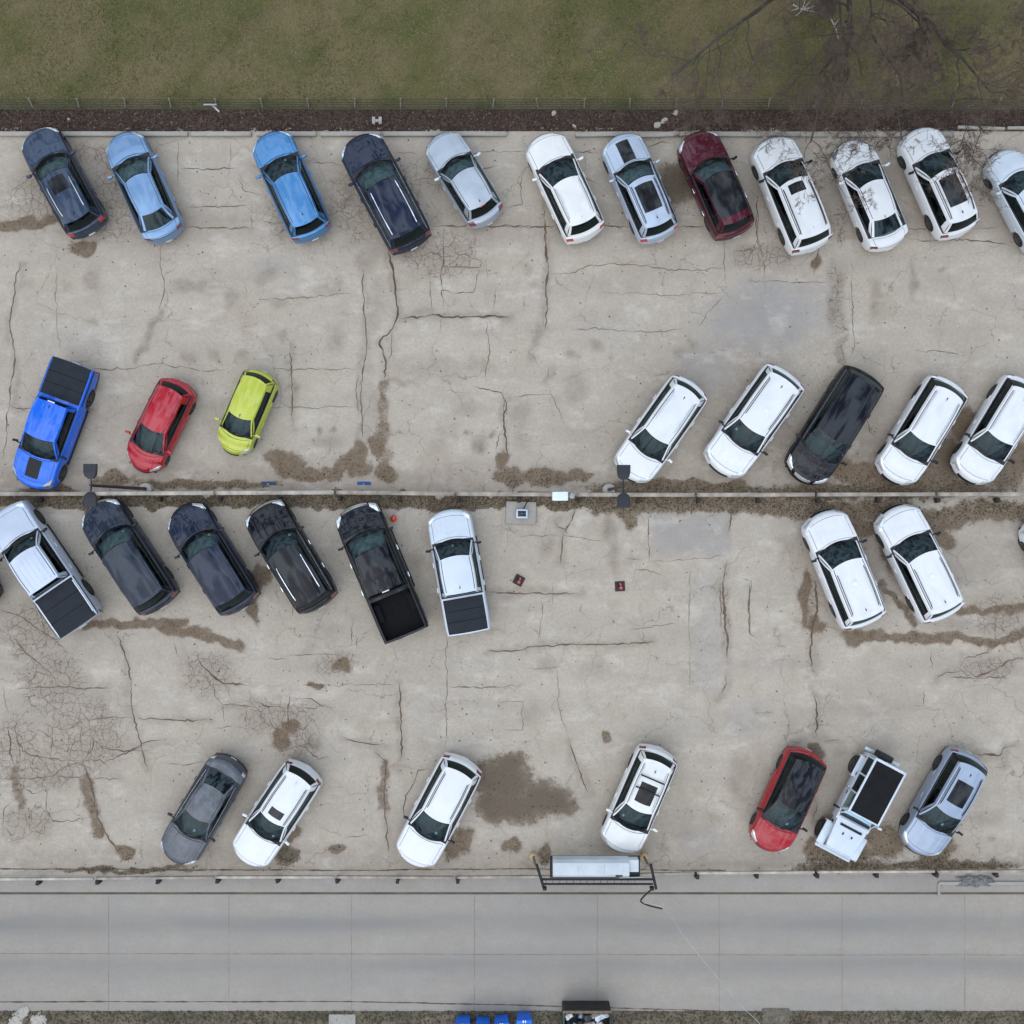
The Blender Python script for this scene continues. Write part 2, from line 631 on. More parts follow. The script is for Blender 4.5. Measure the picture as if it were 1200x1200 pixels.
def capsule(F, pts, r, s=1.0, soft=0.7):
    for (x0, y0), (x1, y1) in zip(pts[:-1], pts[1:]):
        vx, vy = x1 - x0, y1 - y0
        L2 = vx * vx + vy * vy + 1e-9
        t = np.clip(((PX - x0) * vx + (PY - y0) * vy) / L2, 0, 1)
        d = np.hypot(PX - x0 - t * vx, PY - y0 - t * vy) / r
        np.maximum(F, s * (1 - smooth01(1 - soft, 1 + soft * 0.5, d)), out=F)


def rect(F, x0, y0, x1, y1, s=1.0, e=5):
    a = np.minimum(np.minimum(PX - x0, x1 - PX), np.minimum(PY - y0, y1 - PY))
    np.maximum(F, s * smooth01(-e, e, a), out=F)


def ZP(ox, oy, k, txt):
    return [(ox + float(a.split(',')[0]) / k, oy + float(a.split(',')[1]) / k) for a in txt.split()]


R1, R2, R3, R4 = (0, 240, 4), (300, 260, 4), (560, 260, 4), (860, 240, 3.53)
R5, R6, R7, R8 = (0, 700, 4), (290, 700, 4), (570, 580, 3.43), (860, 680, 3.53)
# damp and dirt-filled areas
for a in [(590, 915, 48, 34, 10), (640, 935, 42, 26, 5), (600, 945, 52, 26, 0), (598, 900, 26, 26, 0), (574, 945, 22, 28, 0),
          (598, 993, 14, 12, 0), (640, 1000, 10, 14, 0), (525, 990, 20, 16, 20), (545, 985, 14, 20, 0),
          (335, 1002, 18, 17, 0), (345, 975, 9, 14, 20), (391, 994, 14, 10, 0), (330, 860, 10, 10, 0),
          (1095, 1003, 20, 20, 0), (1110, 990, 12, 14, 0), (1035, 985, 30, 22, 0), (990, 1000, 40, 14, 0), (960, 985, 14, 30, 20),
          (790, 215, 32, 28, 0), (770, 235, 18, 18, 0), (808, 205, 16, 18, 0),
          (96, 290, 22, 11, -10), (30, 260, 60, 9, -4), (72, 253, 16, 10, -20),
          (340, 545, 28, 16, 0), (322, 535, 16, 12, 0), (365, 555, 26, 10, 0), (418, 548, 18, 14, 0), (450, 555, 16, 14, 0), (445, 525, 9, 20, 0),
          (424, 530, 8, 16, 10), (600, 560, 24, 14, 0), (640, 560, 34, 14, 0), (675, 558, 18, 10, 0), (590, 540, 9, 12, 0),
          (1100, 545, 44, 36, 0), (1180, 545, 34, 36, 0), (1090, 520, 18, 30, 20), (1070, 565, 60, 12, 0), (1130, 500, 20, 22, 0), (1133, 490, 16, 16, 0), (1010, 555, 28, 14, 0),
          (1025, 575, 180, 12, 0), (1105, 630, 22, 14, 20), (1040, 640, 12, 36, -10), (1000, 610, 14, 20, 0), (1010, 620, 24, 10, 0),
          (955, 882, 10, 10, 0), (955, 730, 11, 12, 0), (1000, 745, 22, 11, 0), (945, 700, 6, 40, 5),
          (300, 680, 10, 24, 5), (300, 700, 7, 40, 0), (310, 675, 14, 14, 0),
          (150, 1018, 90, 4, 0), (150, 995, 14, 9, 0), (118, 975, 9, 9, 0), (375, 801, 12, 5, 0), (400, 780, 14, 8, 0),
          (330, 870, 12, 12, 0), (345, 850, 14, 10, 0), (710, 863, 6, 8, 0), (1080, 700, 10, 14, 0),
          (735, 590, 12, 22, 0), (740, 605, 10, 16, 0), (958, 310, 8, 7, 0), (980, 1015, 60, 9, 0), (1100, 1015, 110, 8, 0),
          (980, 550, 30, 14, 0), (60, 575, 40, 6, 0), (130, 563, 30, 10, 0), (240, 568, 110, 7, 0), (300, 700, 8, 20, 0), (800, 572, 130, 8, 0)]:
    blob(F_wet, a[0], a[1], a[2], a[3], a[4], 0.92, 0.55)
for a in [(590, 915, 48, 34, 10), (640, 935, 42, 26, 5), (600, 945, 52, 26, 0), (598, 900, 26, 26, 0), (574, 945, 22, 28, 0), (790, 215, 32, 28, 0), (1140, 540, 70, 34, 0), (335, 1002, 18, 17, 0)]:
    blob(F_pud, *a, 1.0, 0.6)
capsule(F_wet, ZP(*R5, '410,125 520,130 730,122 870,122'), 7, 0.9)
capsule(F_wet, ZP(*R5, '750,130 820,160 960,180 1050,215 1110,245'), 8, 0.85)
capsule(F_wet, ZP(*R8, '500,230 640,235 820,240 920,235 1020,255 1120,250 1200,210'), 7.5, 0.9)
capsule(F_wet, ZP(*R8, '910,138 980,125 1090,125 1200,118'), 6, 0.8)
capsule(F_wet, ZP(*R8, '610,20 660,80 720,150 740,190'), 6, 0.75)
capsule(F_wet, ZP(*R2, '500,1050 470,1110 400,1150 370,1200'), 10, 0.85)
capsule(F_wet, ZP(*R2, '600,760 600,900 590,1040 620,1120'), 9, 0.6)
capsule(F_wet, ZP(*R5, '75,820 90,900 95,980'), 8, 0.6)
capsule(F_wet, ZP(*R5, '400,840 430,940 460,1090'), 9, 0.65)
capsule(F_wet, ZP(*R6, '650,780 630,880 650,990'), 8, 0.6)
capsule(F_wet, [(0, 586), (200, 587), (420, 588), (600, 587), (720, 590)], 9, 1.0, 0.25)
capsule(F_wet, [(700, 588), (820, 589), (900, 592), (1000, 600), (1060, 598), (1100, 612), (1150, 598), (1230, 600)], 15, 0.92)
# tyre marks, oil, rust
for a in [(443 / 4, 350 / 4 + 240, 12, 18, 0, .45), (228, 335, 34, 10, 0, .45), (272, 349, 9, 12, 15, .45), (80, 338, 8, 8, 0, .3), (112, 381, 9, 6, 0, .35),
          (220, 418, 9, 8, 0, .35), (250, 418, 11, 9, 0, .45), (285, 417, 10, 9, 0, .4), (380, 334, 8, 12, 0, .4), (393, 331, 8, 12, 0, .4), (385, 345, 18, 6, 0, .35),
          (330, 354, 14, 6, 0, .4), (327, 393, 5, 10, 0, .45), (392, 399, 14, 16, 0, .42), (342, 454, 8, 9, 0, .6), (374, 508, 4, 5, 0, .8), (388, 507, 5, 5, 0, .6), (385, 520, 24, 8, 0, .35),
          (546, 508, 4, 4, 0, .8), (574, 509, 6, 4, 0, .7), (562, 520, 11, 15, 0, .65), (548, 480, 20, 10, 0, .3), (520, 510, 14, 26, 30, .32), (500, 430, 60, 14, 0, .3), (560, 430, 22, 10, 0, .35), (473, 445, 26, 5, 0, .5),
          (617, 316, 8, 9, 0, .35), (625, 336, 7, 6, 0, .3), (631, 395, 8, 18, 5, .5), (625, 415, 6, 12, 5, .4), (669, 415, 9, 7, 0, .5), (698, 405, 9, 9, 30, .5), (716, 420, 3, 3, 0, .6), (675, 452, 20, 22, 0, .35), (608, 482, 16, 18, 0, .4), (615, 515, 16, 26, 0, .32), (690, 520, 40, 40, 0, .25),
          (815, 405, 10, 9, 0, .5), (795, 418, 14, 9, -30, .4), (770, 460, 60, 60, 20, .22), (860, 470, 60, 70, 30, .25),
          (958, 312, 8, 8, 0, .7), (985, 330, 8, 20, 8, .5), (975, 365, 8, 24, 10, .6), (1027, 340, 7, 16, 0, .45), (1028, 362, 6, 14, 0, .5), (1069, 325, 5, 24, 0, .5), (1105, 312, 3, 3, 0, .6),
          (1075, 455, 12, 24, 20, .4), (1020, 480, 20, 60, 0, .25), (640, 640, 11, 18, 0, .45), (720, 650, 9, 22, 0, .5), (716, 620, 10, 22, 0, .6), (700, 780, 16, 20, 0, .25), (640, 780, 14, 10, 0, .3),
          (620, 840, 12, 14, 0, .3), (520, 690, 10, 10, 0, .35), (490, 660, 14, 14, 0, .45), (380, 745, 30, 14, 0, .25), (465, 850, 8, 10, 0, .5), (470, 900, 12, 10, 0, .35),
          (870, 900, 12, 26, 0, .3), (865, 925, 16, 12, 30, .4), (953, 795, 9, 18, 0, .4), (1140, 735, 40, 10, 0, .3), (1160, 780, 40, 14, 0, .45), (1010, 820, 60, 30, 0, .15),
          (345, 880, 20, 26, 0, .45), (365, 870, 10, 14, 0, .6), (360, 760, 12, 10, 0, .25), (145, 860, 20, 12, 0, .2), (60, 905, 26, 20, 0, .35), (20, 970, 18, 30, 0, .35),
          (405, 230, 14, 16, 0, .75), (400, 250, 26, 20, 0, .4), (430, 305, 14, 20, 20, .4), (520, 300, 18, 14, 0, .4), (60, 235, 26, 40, 0, .3), (130, 260, 20, 16, 0, .35), (20, 330, 20, 10, 0, .3),
          (900, 530, 90, 40, 0, .5), (1130, 530, 110, 50, 0, .75), (1000, 540, 60, 40, 0, .5), (760, 540, 60, 30, 0, .4), (1000, 230, 60, 50, 0, .32), (1120, 230, 40, 50, 0, .35), (905, 230, 30, 30, 0, .25), (800, 970, 40, 30, 0, .3), (830, 960, 20, 26, 0, .3), (775, 990, 14, 16, 0, .5), (625, 1010, 14, 14, 0, .5),
          (1000, 690, 40, 60, 0, .3), (930, 640, 30, 40, 0, .28), (1150, 650, 50, 30, 0, .2), (1160, 610, 40, 14, 0, .35), (1060, 960, 60, 20, 0, .25), (1160, 985, 7, 5, 0, .75), (1157, 960, 26, 10, 0, .3), (980, 880, 10, 10, 0, .3)]:
    blob(F_stain, a[0], a[1], a[2], a[3], a[4], a[5], 0.75)
capsule(F_stain, ZP(*R1, '745,490 690,640 640,740'), 5, .5)
capsule(F_stain, ZP(*R2, '20,270 110,240'), 8, .35)
capsule(F_stain, [(445, 330), (430, 420), (440, 530)], 10, .25)
for yy, ss in ((262, .25), (1008, .3), (560, .4)):
    capsule(F_stain, [(-200, yy), (1400, yy)], 22, ss, 0.9)
# smoother grey repairs and traffic polish
rect(F_grey, 758, 600, 858, 652, .62, 12)
rect(F_grey, 808, 655, 846, 815, .42, 9)
rect(F_grey, 845, 815, 905, 870, .42, 12)
blob(F_grey, 900, 370, 110, 60, -8, .75, .8)
blob(F_grey, 830, 430, 50, 40, 20, .6, .8)
blob(F_grey, 720, 380, 90, 30, 0, .35, .8)
blob(F_grey, 330, 315, 60, 20, 0, .45, .8)
blob(F_grey, 60, 400, 50, 90, 0, .3, .8)
blob(F_grey, 820, 985, 40, 30, 0, .5, .7)
blob(F_grey, 500, 840, 30, 60, 0, .35, .7)
for yy in (345, 470, 780, 830):
    capsule(F_grey, [(-200, yy), (1400, yy)], 20, .28, 0.9)
# alligator cracking
for a in [(60, 235, 70, 45), (130, 250, 40, 40), (415, 240, 40, 50), (330, 260, 26, 30), (520, 300, 60, 34), (345, 865, 34, 32), (50, 905, 50, 30), (30, 965, 40, 26), (395, 778, 34, 16),
          (1155, 785, 46, 16), (100, 860, 60, 60), (240, 790, 40, 30), (330, 840, 60, 30), (20, 880, 40, 60), (90, 180, 90, 20), (470, 230, 30, 50), (940, 260, 40, 40), (1050, 640, 30, 50), (1170, 720, 40, 30), (1010, 620, 24, 30), (978, 350, 12, 50), (985, 400, 8, 50), (60, 800, 50, 50), (35, 740, 40, 40), (593, 535, 8, 24), (850, 720, 7, 60), (950, 700, 14, 40), (130, 210, 30, 40), (520, 205, 30, 30), (905, 300, 26, 20), (890, 300, 40, 20), (345, 230, 20, 40)]:
    blob(F_craze, a[0], a[1], a[2], a[3], 0, 0.85, .7)

# surrounding earth reaching far out
M_EARTH = simple('bare_earth', (0.13, 0.105, 0.075), 0.95, var=0.25, scale=1.2, bump=0.5, bscale=30)
M_MULCH = simple('mulch_bed', (0.060, 0.040, 0.033), 0.95, var=0.35, scale=9, bump=0.8, bscale=45)
M_STRIP = simple('silt_strip', (0.105, 0.085, 0.062), 0.95, var=0.35, scale=6, bump=0.6, bscale=40)


def sheet(name, x0, y0, x1, y1, z, mat, nx=1, ny=1, wob=0.0, kind='structure'):
    xs = np.linspace(x0, x1, nx + 1)
    ys = np.linspace(y0, y1, ny + 1)
    X, Y = np.meshgrid(xs, ys)
    Zz = np.full_like(X, z)
    if wob:
        Zz += nrg.normal(0, wob, X.shape)
    v = np.stack([X, Y, Zz], -1).reshape(-1, 3)
    k = nx + 1
    i = (np.arange(ny)[:, None] * k + np.arange(nx)[None, :]).ravel()
    o = raw_mesh(name, v, np.stack([i, i + 1, i + k + 1, i + k], -1), mat, smooth=bool(wob))
    o['kind'] = kind
    return o


def lawn_mat(name, dark):
    m, nt, n, l, b = _mat(name)
    tc = n.new('ShaderNodeTexCoord')
    P = tc.outputs['Object']
    a = noise(n, l, P, 0.35, 6, 0.65)
    c = noise(n, l, P, 2.6, 6, 0.7)
    f = noise(n, l, P, 26, 4, 0.75)
    k = 0.75 if dark else 1.0
    col = mixc(n, l, remap(n, l, a, 0.40, 0.58), (0.108 * k, 0.112 * k, 0.032 * k), (0.205 * k, 0.160 * k, 0.078 * k))
    col = mixc(n, l, remap(n, l, c, 0.45, 0.72, 0, 0.75), col, (0.175 * k, 0.128 * k, 0.080 * k))
    col = mixc(n, l, remap(n, l, f, 0.35, 0.7, 0, 0.6), col, (0.042 * k, 0.044 * k, 0.018 * k))
    l.new(col, b.inputs['Base Color'])
    b.inputs['Roughness'].default_value = 0.95
    b.inputs['Specular IOR Level'].default_value = 0.15
    bp = n.new('ShaderNodeBump')
    bp.inputs['Strength'].default_value = 0.8
    bp.inputs['Distance'].default_value = 0.04
    l.new(f, bp.inputs['Height'])
    l.new(bp.outputs['Normal'], b.inputs['Normal'])
    return m


M_LAWN = lawn_mat('lawn_soil_and_thatch', False)
M_BLADE = lawn_mat('grass_blade', False)

sheet('ground', -700, -700, 700, 700, -0.06, M_EARTH)
sheet('lawn', -140, 16.86, 140, 120, -0.010, M_LAWN, 240, 60, 0.008)
sheet('planting_strip', -140, 16.05, 140, 16.95, 0.006, M_MULCH, 900, 6, 0.012)

# road and walkway --------------------------------------------------------
sheet('walkway', -140, -16.02, 140, -15.30, 0.002, M_WALK, 4, 1)
RY = np.arange(-21.05, -16.019, 0.12)
RXs = np.concatenate([[-140, -60], np.arange(-24, 24.1, 0.5), [60, 140]])
X, Y = np.meshgrid(RXs, RY)
pyr = 600 - Y * PLAN
track = 0.85 * np.exp(-((pyr - 1083) / 13) ** 2) + 0.7 * np.exp(-((pyr - 1131) / 13) ** 2) + 0.18 * np.exp(-((pyr - 1180) / 10) ** 2)
k = len(RXs)
i = (np.arange(len(RY) - 1)[:, None] * k + np.arange(k - 1)[None, :]).ravel()
road = raw_mesh('road', np.stack([X, Y, np.full_like(X, -0.035)], -1).reshape(-1, 3), np.stack([i, i + 1, i + k + 1, i + k], -1), M_ROAD,
                dict(track=track.ravel(), slab=np.random.default_rng(3).uniform(0, .22, 80)[np.clip(np.floor((X * PLAN + 600 - 127) / 144 + 40), 0, 79).astype(int)].ravel()))
road['kind'] = 'structure'
sheet('verge', -140, -60, 140, -21.05, -0.03, M_EARTH, 400, 60, 0.015)

# joints and cracks -------------------------------------------------------
mcr, nt, n, l, b = _mat('crack_brown')  # brown of the cracks themselves, deeper where tone is high
tn = attr(n, 'tone')
l.new(mixc(n, l, tn, (0.25, 0.20, 0.155), (0.085, 0.056, 0.036)), b.inputs['Base Color'])
b.inputs['Roughness'].default_value = 1.0
b.inputs['Specular IOR Level'].default_value = 0.0
CV, CF, CT = [], [], []


def ribbon(pts, w, tone=1.0, jag=0.35, z=0.004, taper=True):
    """an irregular ribbon along plan points; w in plan units"""
    w = w * 0.9
    P = [np.array(p, float) for p in pts]
    out = [P[0]]
    for a, c in zip(P[:-1], P[1:]):
        d = np.linalg.norm(c - a)
        k = max(1, int(d / 3.2))
        nn = np.array([-(c - a)[1], (c - a)[0]]) / (d + 1e-9)
        ph = nrg.uniform(0, 6, 3)
        am = min(d * 0.022, 1.1) * jag / 0.35
        for q in range(1, k + 1):
            t = q / k
            o = am * math.sin(math.pi * t) * (math.sin(t * 9 + ph[0]) + 0.6 * math.sin(t * 21 + ph[1])) + (nrg.normal(0, jag * 1.35) if q < k else 0)
            out.append(a + (c - a) * t + nn * o)
    b0 = len(CV)
    m = len(out)
    ws = np.abs(0.95 + nrg.normal(0, 0.6, m))
    ws = np.convolve(np.pad(ws, 1, mode='edge'), [.25, .5, .25], 'valid')
    for q, p in enumerate(out):
        d = out[min(q + 1, m - 1)] - out[max(q - 1, 0)]
        d = d / (np.linalg.norm(d) + 1e-9)
        e = 1.0
        if taper:
            e = min(1.0, (q + 0.3) / 5, (m - 1 - q + 0.3) / 5)
        hw = w * 0.5 * ws[q] * e
        nn = np.array([-d[1], d[0]])
        for sgn in (-1, 1):
            x, y = gp(*(p + nn * hw * sgn))
            CV.append((x, y, z))
            CT.append(np.clip(tone * (0.75 + 0.35 * nrg.random()), 0, 1))
    for q in range(m - 1):
        CF.append((b0 + 2 * q, b0 + 2 * q + 1, b0 + 2 * q + 3, b0 + 2 * q + 2))
    # short side cracks
    if taper and w > 0.9:
        for q in range(4, m - 4, 9):
            if nrg.random() < 0.35:
                ang = nrg.uniform(0, 6.28)
                Ls = nrg.uniform(4, 13)
                e2 = out[q] + Ls * np.array([math.cos(ang), math.sin(ang)])
                ribbon([out[q], e2], w * 0.4, tone * 0.7, jag)


def CR(reg, w, txt, tone=0.85, jag=0.35):
    if w >= 1.3:
        capsule(F_stain, ZP(*reg, txt), 3.2 + 1.6 * w, 0.42 * tone, 0.9)
    ribbon(ZP(*reg, txt), w, tone, jag, z=0.004 + 0.00002 * len(CV) / 100)


CR(R1, 1.5, '100,270 75,330 65,430 45,550 55,620 70,680 65,780 45,870 45,940', .8)
CR(R1, 1.2, '45,940 30,1000 30,1100 10,1200', .7)
CR(R1, 1.6, '45,940 80,955 180,955', .8)
CR(R1, 1.4, '370,945 420,957 450,960', .7)
CR(R1, 1.0, '760,170 750,280 770,370 770,410 740,500', .5)
CR(R1, 1.0, '430,770 600,770 720,745 860,760 960,780 1070,770', .5)
CR(R1, 1.2, '870,105 1010,108 1170,110', .7)
CR(R1, .9, '1180,0 1180,120', .6)
CR(R1, .8, '265,300 265,560 285,700', .35)
CR(R1, .8, '1150,360 1155,460', .4)
CR(R2, 1.9, '615,110 630,170 650,280 665,430 640,500 580,560 600,630 610,660 600,760', .9)
CR(R2, 1.4, '635,520 635,620 610,660', .7)
CR(R2, 2.0, '675,453 780,445 830,433 880,447 1000,445 1120,440 1190,450', .9)
CR(R2, 1.4, '500,215 505,420 515,480 520,590 500,700 490,820 500,940 495,1030', .8)
CR(R2, 1.1, '480,700 470,800 480,920', .5)
CR(R2, 1.3, '160,560 165,690 170,790 170,880 175,970', .8)
CR(R2, 1.0, '0,365 200,355 350,345 470,330', .5)
CR(R2, 1.0, '60,690 300,690 470,690', .35)
CR(R2, .8, '60,870 470,868', .4)
CR(R2, 1.2, '880,30 880,180 865,250 880,340', .85)
CR(R2, 1.1, '790,120 870,165 980,150 1060,190 1050,215 960,210 890,215', .7)
CR(R2, 1.0, '1050,200 1030,300 1020,330 930,335 870,320 880,430', .6)
CR(R2, 1.0, '820,230 815,340 830,420', .6)
CR(R2, .9, '1080,190 1085,280', .6)
CR(R2, .9, '1125,300 1110,430', .5)
CR(R2, 1.0, '915,20 920,70 935,85', .6)
CR(R2, 1.0, '1080,460 1095,620 1075,700 1080,770', .6)
CR(R2, 1.2, '1010,770 1080,785 1150,800 1175,850 1160,930 1175,1020 1180,1110', .8)
CR(R2, 1.0, '1160,960 1125,1060 1140,1140', .7)
CR(R2, 1.0, '860,790 1000,800', .5)
CR(R2, 1.1, '640,800 690,760', .4)
CR(R3, 1.9, '312,0 318,130 330,240 318,310 325,400 315,500', .9)
CR(R3, 1.0, '335,243 430,243 520,205 640,195 780,205 920,228 1150,220', .5)
CR(R3, .7, '560,330 900,345 1160,330', .3)
CR(R3, 1.0, '430,500 620,505 720,515 870,515 980,495', .4)
CR(R3, 1.5, '330,680 330,720 310,740', .8)
CR(R3, 1.0, '150,825 250,810 345,810 380,880 410,960', .5)
CR(R3, 1.6, '125,830 120,930 130,1010 135,1110', .9)
CR(R3, .9, '1155,80 1155,220 1165,320', .7)
CR(R3, .8, '1165,340 1080,420 1020,520', .35)
CR(R3, .8, '215,330 215,440', .6)
CR(R3, 1.3, '0,445 140,445', .7)
CR(R3, 1.2, '590,22 720,25', .8)
CR(R3, 1.2, '930,24 1060,22', .8)
CR(R3, 1.1, '20,22 330,20', .7)
CR(R4, 1.0, '100,20 95,150 125,230 128,310', .7)
CR(R4, .8, '180,250 250,250 255,305', .5)
CR(R4, 1.2, '350,160 345,210 330,310', .7)
CR(R4, .7, '488,230 490,480 500,580 480,650', .6)
CR(R4, 1.1, '720,140 800,150 900,145 1050,150 1150,170', .8)
CR(R4, 1.0, '540,95 720,100 1100,95', .4)
CR(R4, .8, '740,600 880,610 960,625', .4)
CR(R4, 1.5, '550,880 560,930 590,970', .8)
CR(R4, 1.0, '30,320 150,315 270,320 390,320', .4)
CR(R5, 1.6, '540,160 570,230 600,310 615,400 615,500 630,570 650,650 670,730 695,815', .75)
CR(R5, 1.5, '640,568 740,570 840,578 970,572', .8)
CR(R5, 1.2, '380,575 480,565 630,560', .5)
CR(R5, 1.3, '75,428 200,422 290,418 380,428 520,425', .65)
CR(R5, 1.2, '810,190 830,270 850,290', .7)
CR(R5, 1.5, '920,270 945,320 1000,370 1050,405 1120,405 1180,415', .85)
CR(R5, 1.4, '1000,400 1010,470 1040,500 1120,505 1200,515', .8)
CR(R5, 1.1, '1070,410 1080,490', .7)
CR(R5, 1.0, '1045,500 1050,590', .6)
CR(R5, 1.0, '1000,615 1080,605 1200,620', .6)
CR(R5, 1.2, '885,300 890,325 920,330', .6)
CR(R5, 2.0, '35,605 50,660 45,730 75,800', .9)
CR(R5, 1.3, '80,560 70,620 90,690 130,735 230,755 330,765 390,765', .7)
CR(R5, 1.5, '390,765 435,705 440,670 480,705 570,720 700,715', .75)
CR(R5, 1.4, '480,780 540,750 600,725 680,680 760,665', .75)
CR(R5, 1.4, '390,765 470,760 515,805', .7)
CR(R5, 1.8, '390,770 410,830 440,930 455,1030 500,1110 560,1200', .8)
CR(R5, 1.1, '140,610 200,630 245,665 235,750', .6)
CR(R5, 1.0, '385,580 375,660 390,740', .5)
CR(R5, 1.3, '430,850 570,850', .6)
CR(R5, 1.2, '0,850 90,850 170,845 240,840 300,800 390,765', .7)
CR(R5, 1.1, '240,840 370,845 410,830', .6)
CR(R5, 1.1, '90,870 150,920 220,900 215,990 245,1050 330,1050 430,1030', .7)
CR(R5, 1.1, '140,950 150,1060', .5)
CR(R5, 1.1, '70,945 20,990 15,1090', .6)
CR(R5, 1.6, '60,180 120,260 170,300 240,360 280,415', .5)
CR(R5, 1.3, '0,60 100,90 180,150 260,200 320,260', .6)
CR(R5, 1.0, '150,0 190,80 215,180 220,240', .6)
CR(R5, 1.2, '180,115 250,120', .6)
CR(R5, .9, '190,370 190,450 240,510 340,560', .4)
CR(R5, .9, '10,400 40,560', .4)
CR(R5, 1.2, '1100,245 1150,262', .7)
CR(R5, .9, '760,780 880,785 960,770', .4)
CR(R6, 1.8, '200,450 190,520 190,650', .85)
CR(R6, 1.6, '30,480 90,510 180,515', .8)
CR(R6, 1.3, '215,475 300,475 350,510 380,515', .8)
CR(R6, 1.2, '225,520 320,520 370,500', .6)
CR(R6, 1.2, '70,280 130,290 180,288', .7)
CR(R6, 1.0, '180,275 240,270 360,265 440,270', .5)
CR(R6, 1.2, '250,410 330,410 390,408', .8)
CR(R6, 1.0, '80,415 170,412', .6)
CR(R6, .8, '390,415 560,410 700,408', .4)
CR(R6, 1.7, '712,400 718,520 722,650 722,770', .85)
CR(R6, 1.3, '440,655 500,675 590,690 650,690', .7)
CR(R6, 1.5, '590,695 600,730 650,770 645,850 640,940 650,1050 660,1200', .8)
CR(R6, 1.2, '700,775 660,800', .6)
CR(R6, 1.2, '860,805 800,810 780,870 740,930 730,1040', .7)
CR(R6, .9, '930,170 935,400 930,700', .45)
CR(R6, 1.2, '945,425 1020,420 1190,420', .6)
CR(R6, 1.1, '680,220 690,260 710,310', .6)
CR(R6, 1.2, '495,90 485,150 490,230', .8)
CR(R6, 1.1, '510,170 515,260', .7)
CR(R6, 1.2, '210,30 210,95', .7)
CR(R6, 1.0, '30,180 40,240', .6)
CR(R6, .9, '1080,270 1200,240', .4)
CR(R6, 1.0, '440,1130 570,1110', .4)
CR(R6, 1.1, '190,650 150,640 110,590 90,540', .6)
CR(R6, 1.1, '190,600 260,620 300,580 290,540', .6)
CR(R6, 1.1, '220,680 270,700 330,760 400,740', .7)
CR(R6, 1.1, '160,690 80,700', .6)
CR(R6, 1.1, '260,630 290,680 320,740', .6)
CR(R7, 1.5, '0,390 100,395 200,395 265,398 370,395', .75)
CR(R7, 1.5, '0,625 100,628 210,608 340,600 460,602 560,598 680,590', .75)
CR(R7, 1.0, '560,540 640,535 760,515', .5)
CR(R7, 1.8, '310,145 305,210 298,280', .7)
CR(R7, 1.6, '275,100 290,130 320,140 345,100 360,40', .8)
CR(R7, .8, '120,170 260,160 480,185', .35)
CR(R7, .9, '220,410 225,470 210,590', .4)
CR(R7, 1.0, '265,350 265,450', .4)
CR(R7, .8, '430,270 420,320', .4)
CR(R7, 1.3, '555,253 620,260', .6)
CR(R7, 1.2, '580,305 640,300 715,325', .5)
CR(R7, 1.2, '655,75 650,140 655,280', .6)
CR(R7, 1.1, '580,50 620,80 645,120', .6)
CR(R7, .8, '650,270 800,260 960,245', .4)
CR(R7, 2.2, '965,270 950,360 955,440 960,520 970,580 965,660', .75)
CR(R7, 1.6, '955,720 965,760 935,810', .8)
CR(R7, 1.3, '935,360 945,460 940,540', .6)
CR(R7, 1.0, '1030,340 1065,345 1055,450 1060,560 1090,575', .6)
CR(R7, 2.0, '985,40 975,150', .7)
CR(R7, .7, '820,280 815,480 820,790', .3)
CR(R7, 1.6, '330,980 350,1040 370,1100 390,1160 410,1200', .8)
CR(R7, 1.2, '375,1090 430,1085', .6)
CR(R7, .8, '285,690 290,850 330,980', .35)
CR(R7, .8, '0,775 150,765', .4)
CR(R7, .7, '40,830 145,830 145,945 50,945', .3)
CR(R7, .8, '140,700 320,690', .3)
CR(R7, 1.3, '1090,875 1150,875', .6)
CR(R7, 1.3, '5,540 60,540', .7)
CR(R8, 2.2, '335,0 345,100 325,210 315,300 325,370', .85)
CR(R8, 1.8, '335,470 345,560 340,650', .9)
CR(R8, 1.5, '235,668 300,668', .7)
CR(R8, 1.5, '360,665 440,660', .8)
CR(R8, 1.3, '250,170 300,185', .7)
CR(R8, 1.3, '370,185 450,210', .7)
CR(R8, 1.2, '70,0 60,100 65,220 100,240', .6)
CR(R8, 1.4, '1050,265 1050,300 960,320 940,350', .75)
CR(R8, 1.3, '940,350 1000,400 1080,370 1140,330 1200,320', .75)
CR(R8, 1.3, '830,410 880,380 940,380', .8)
CR(R8, 1.2, '815,285 820,370', .7)
CR(R8, 1.2, '785,440 785,530', .7)
CR(R8, 1.0, '740,520 790,520', .6)
CR(R8, 1.3, '890,400 1000,405 1120,400', .7)
CR(R8, 1.6, '1000,720 1100,725 1120,690 1170,685', .8)
CR(R8, 1.3, '1105,730 1120,780', .8)
CR(R8, 1.5, '600,1010 640,995 670,1005', .8)
CR(R8, 1.3, '1175,220 1200,300', .7)
CR(R8, 1.2, '360,850 400,845', .7)
CR(R8, 1.5, '330,900 345,930 325,1000', .8)
CR(R8, 1.0, '1050,450 1045,510', .5)
Q1, Q2 = (0, 100, 4), (270, 100, 3.636)
CR(Q1, 1.2, '850,390 1000,395 1130,385', .8)
CR(Q1, 1.1, '860,570 1050,568 1170,560', .7)
CR(Q1, .9, '835,250 835,400 830,480', .6)
CR(Q1, .9, '1085,260 1075,380', .4)
CR(Q1, 1.0, '1115,390 1140,470', .6)
CR(Q2, 1.1, '80,340 130,350', .6)
CR(Q2, 1.0, '30,390 60,450 140,470', .6)
CR(Q2, 1.1, '760,410 820,395 870,398', .8)
CR(Q2, 1.1, '690,290 770,285 800,295', .6)
CR(Q2, 1.1, '1040,360 1110,350 1170,335', .7)
CR(Q2, 1.0, '1020,290 1190,280', .6)
CR(Q2, 1.2, '860,600 1020,600 1200,600', .7)
CR(Q2, .8, '0,605 120,610', .5)
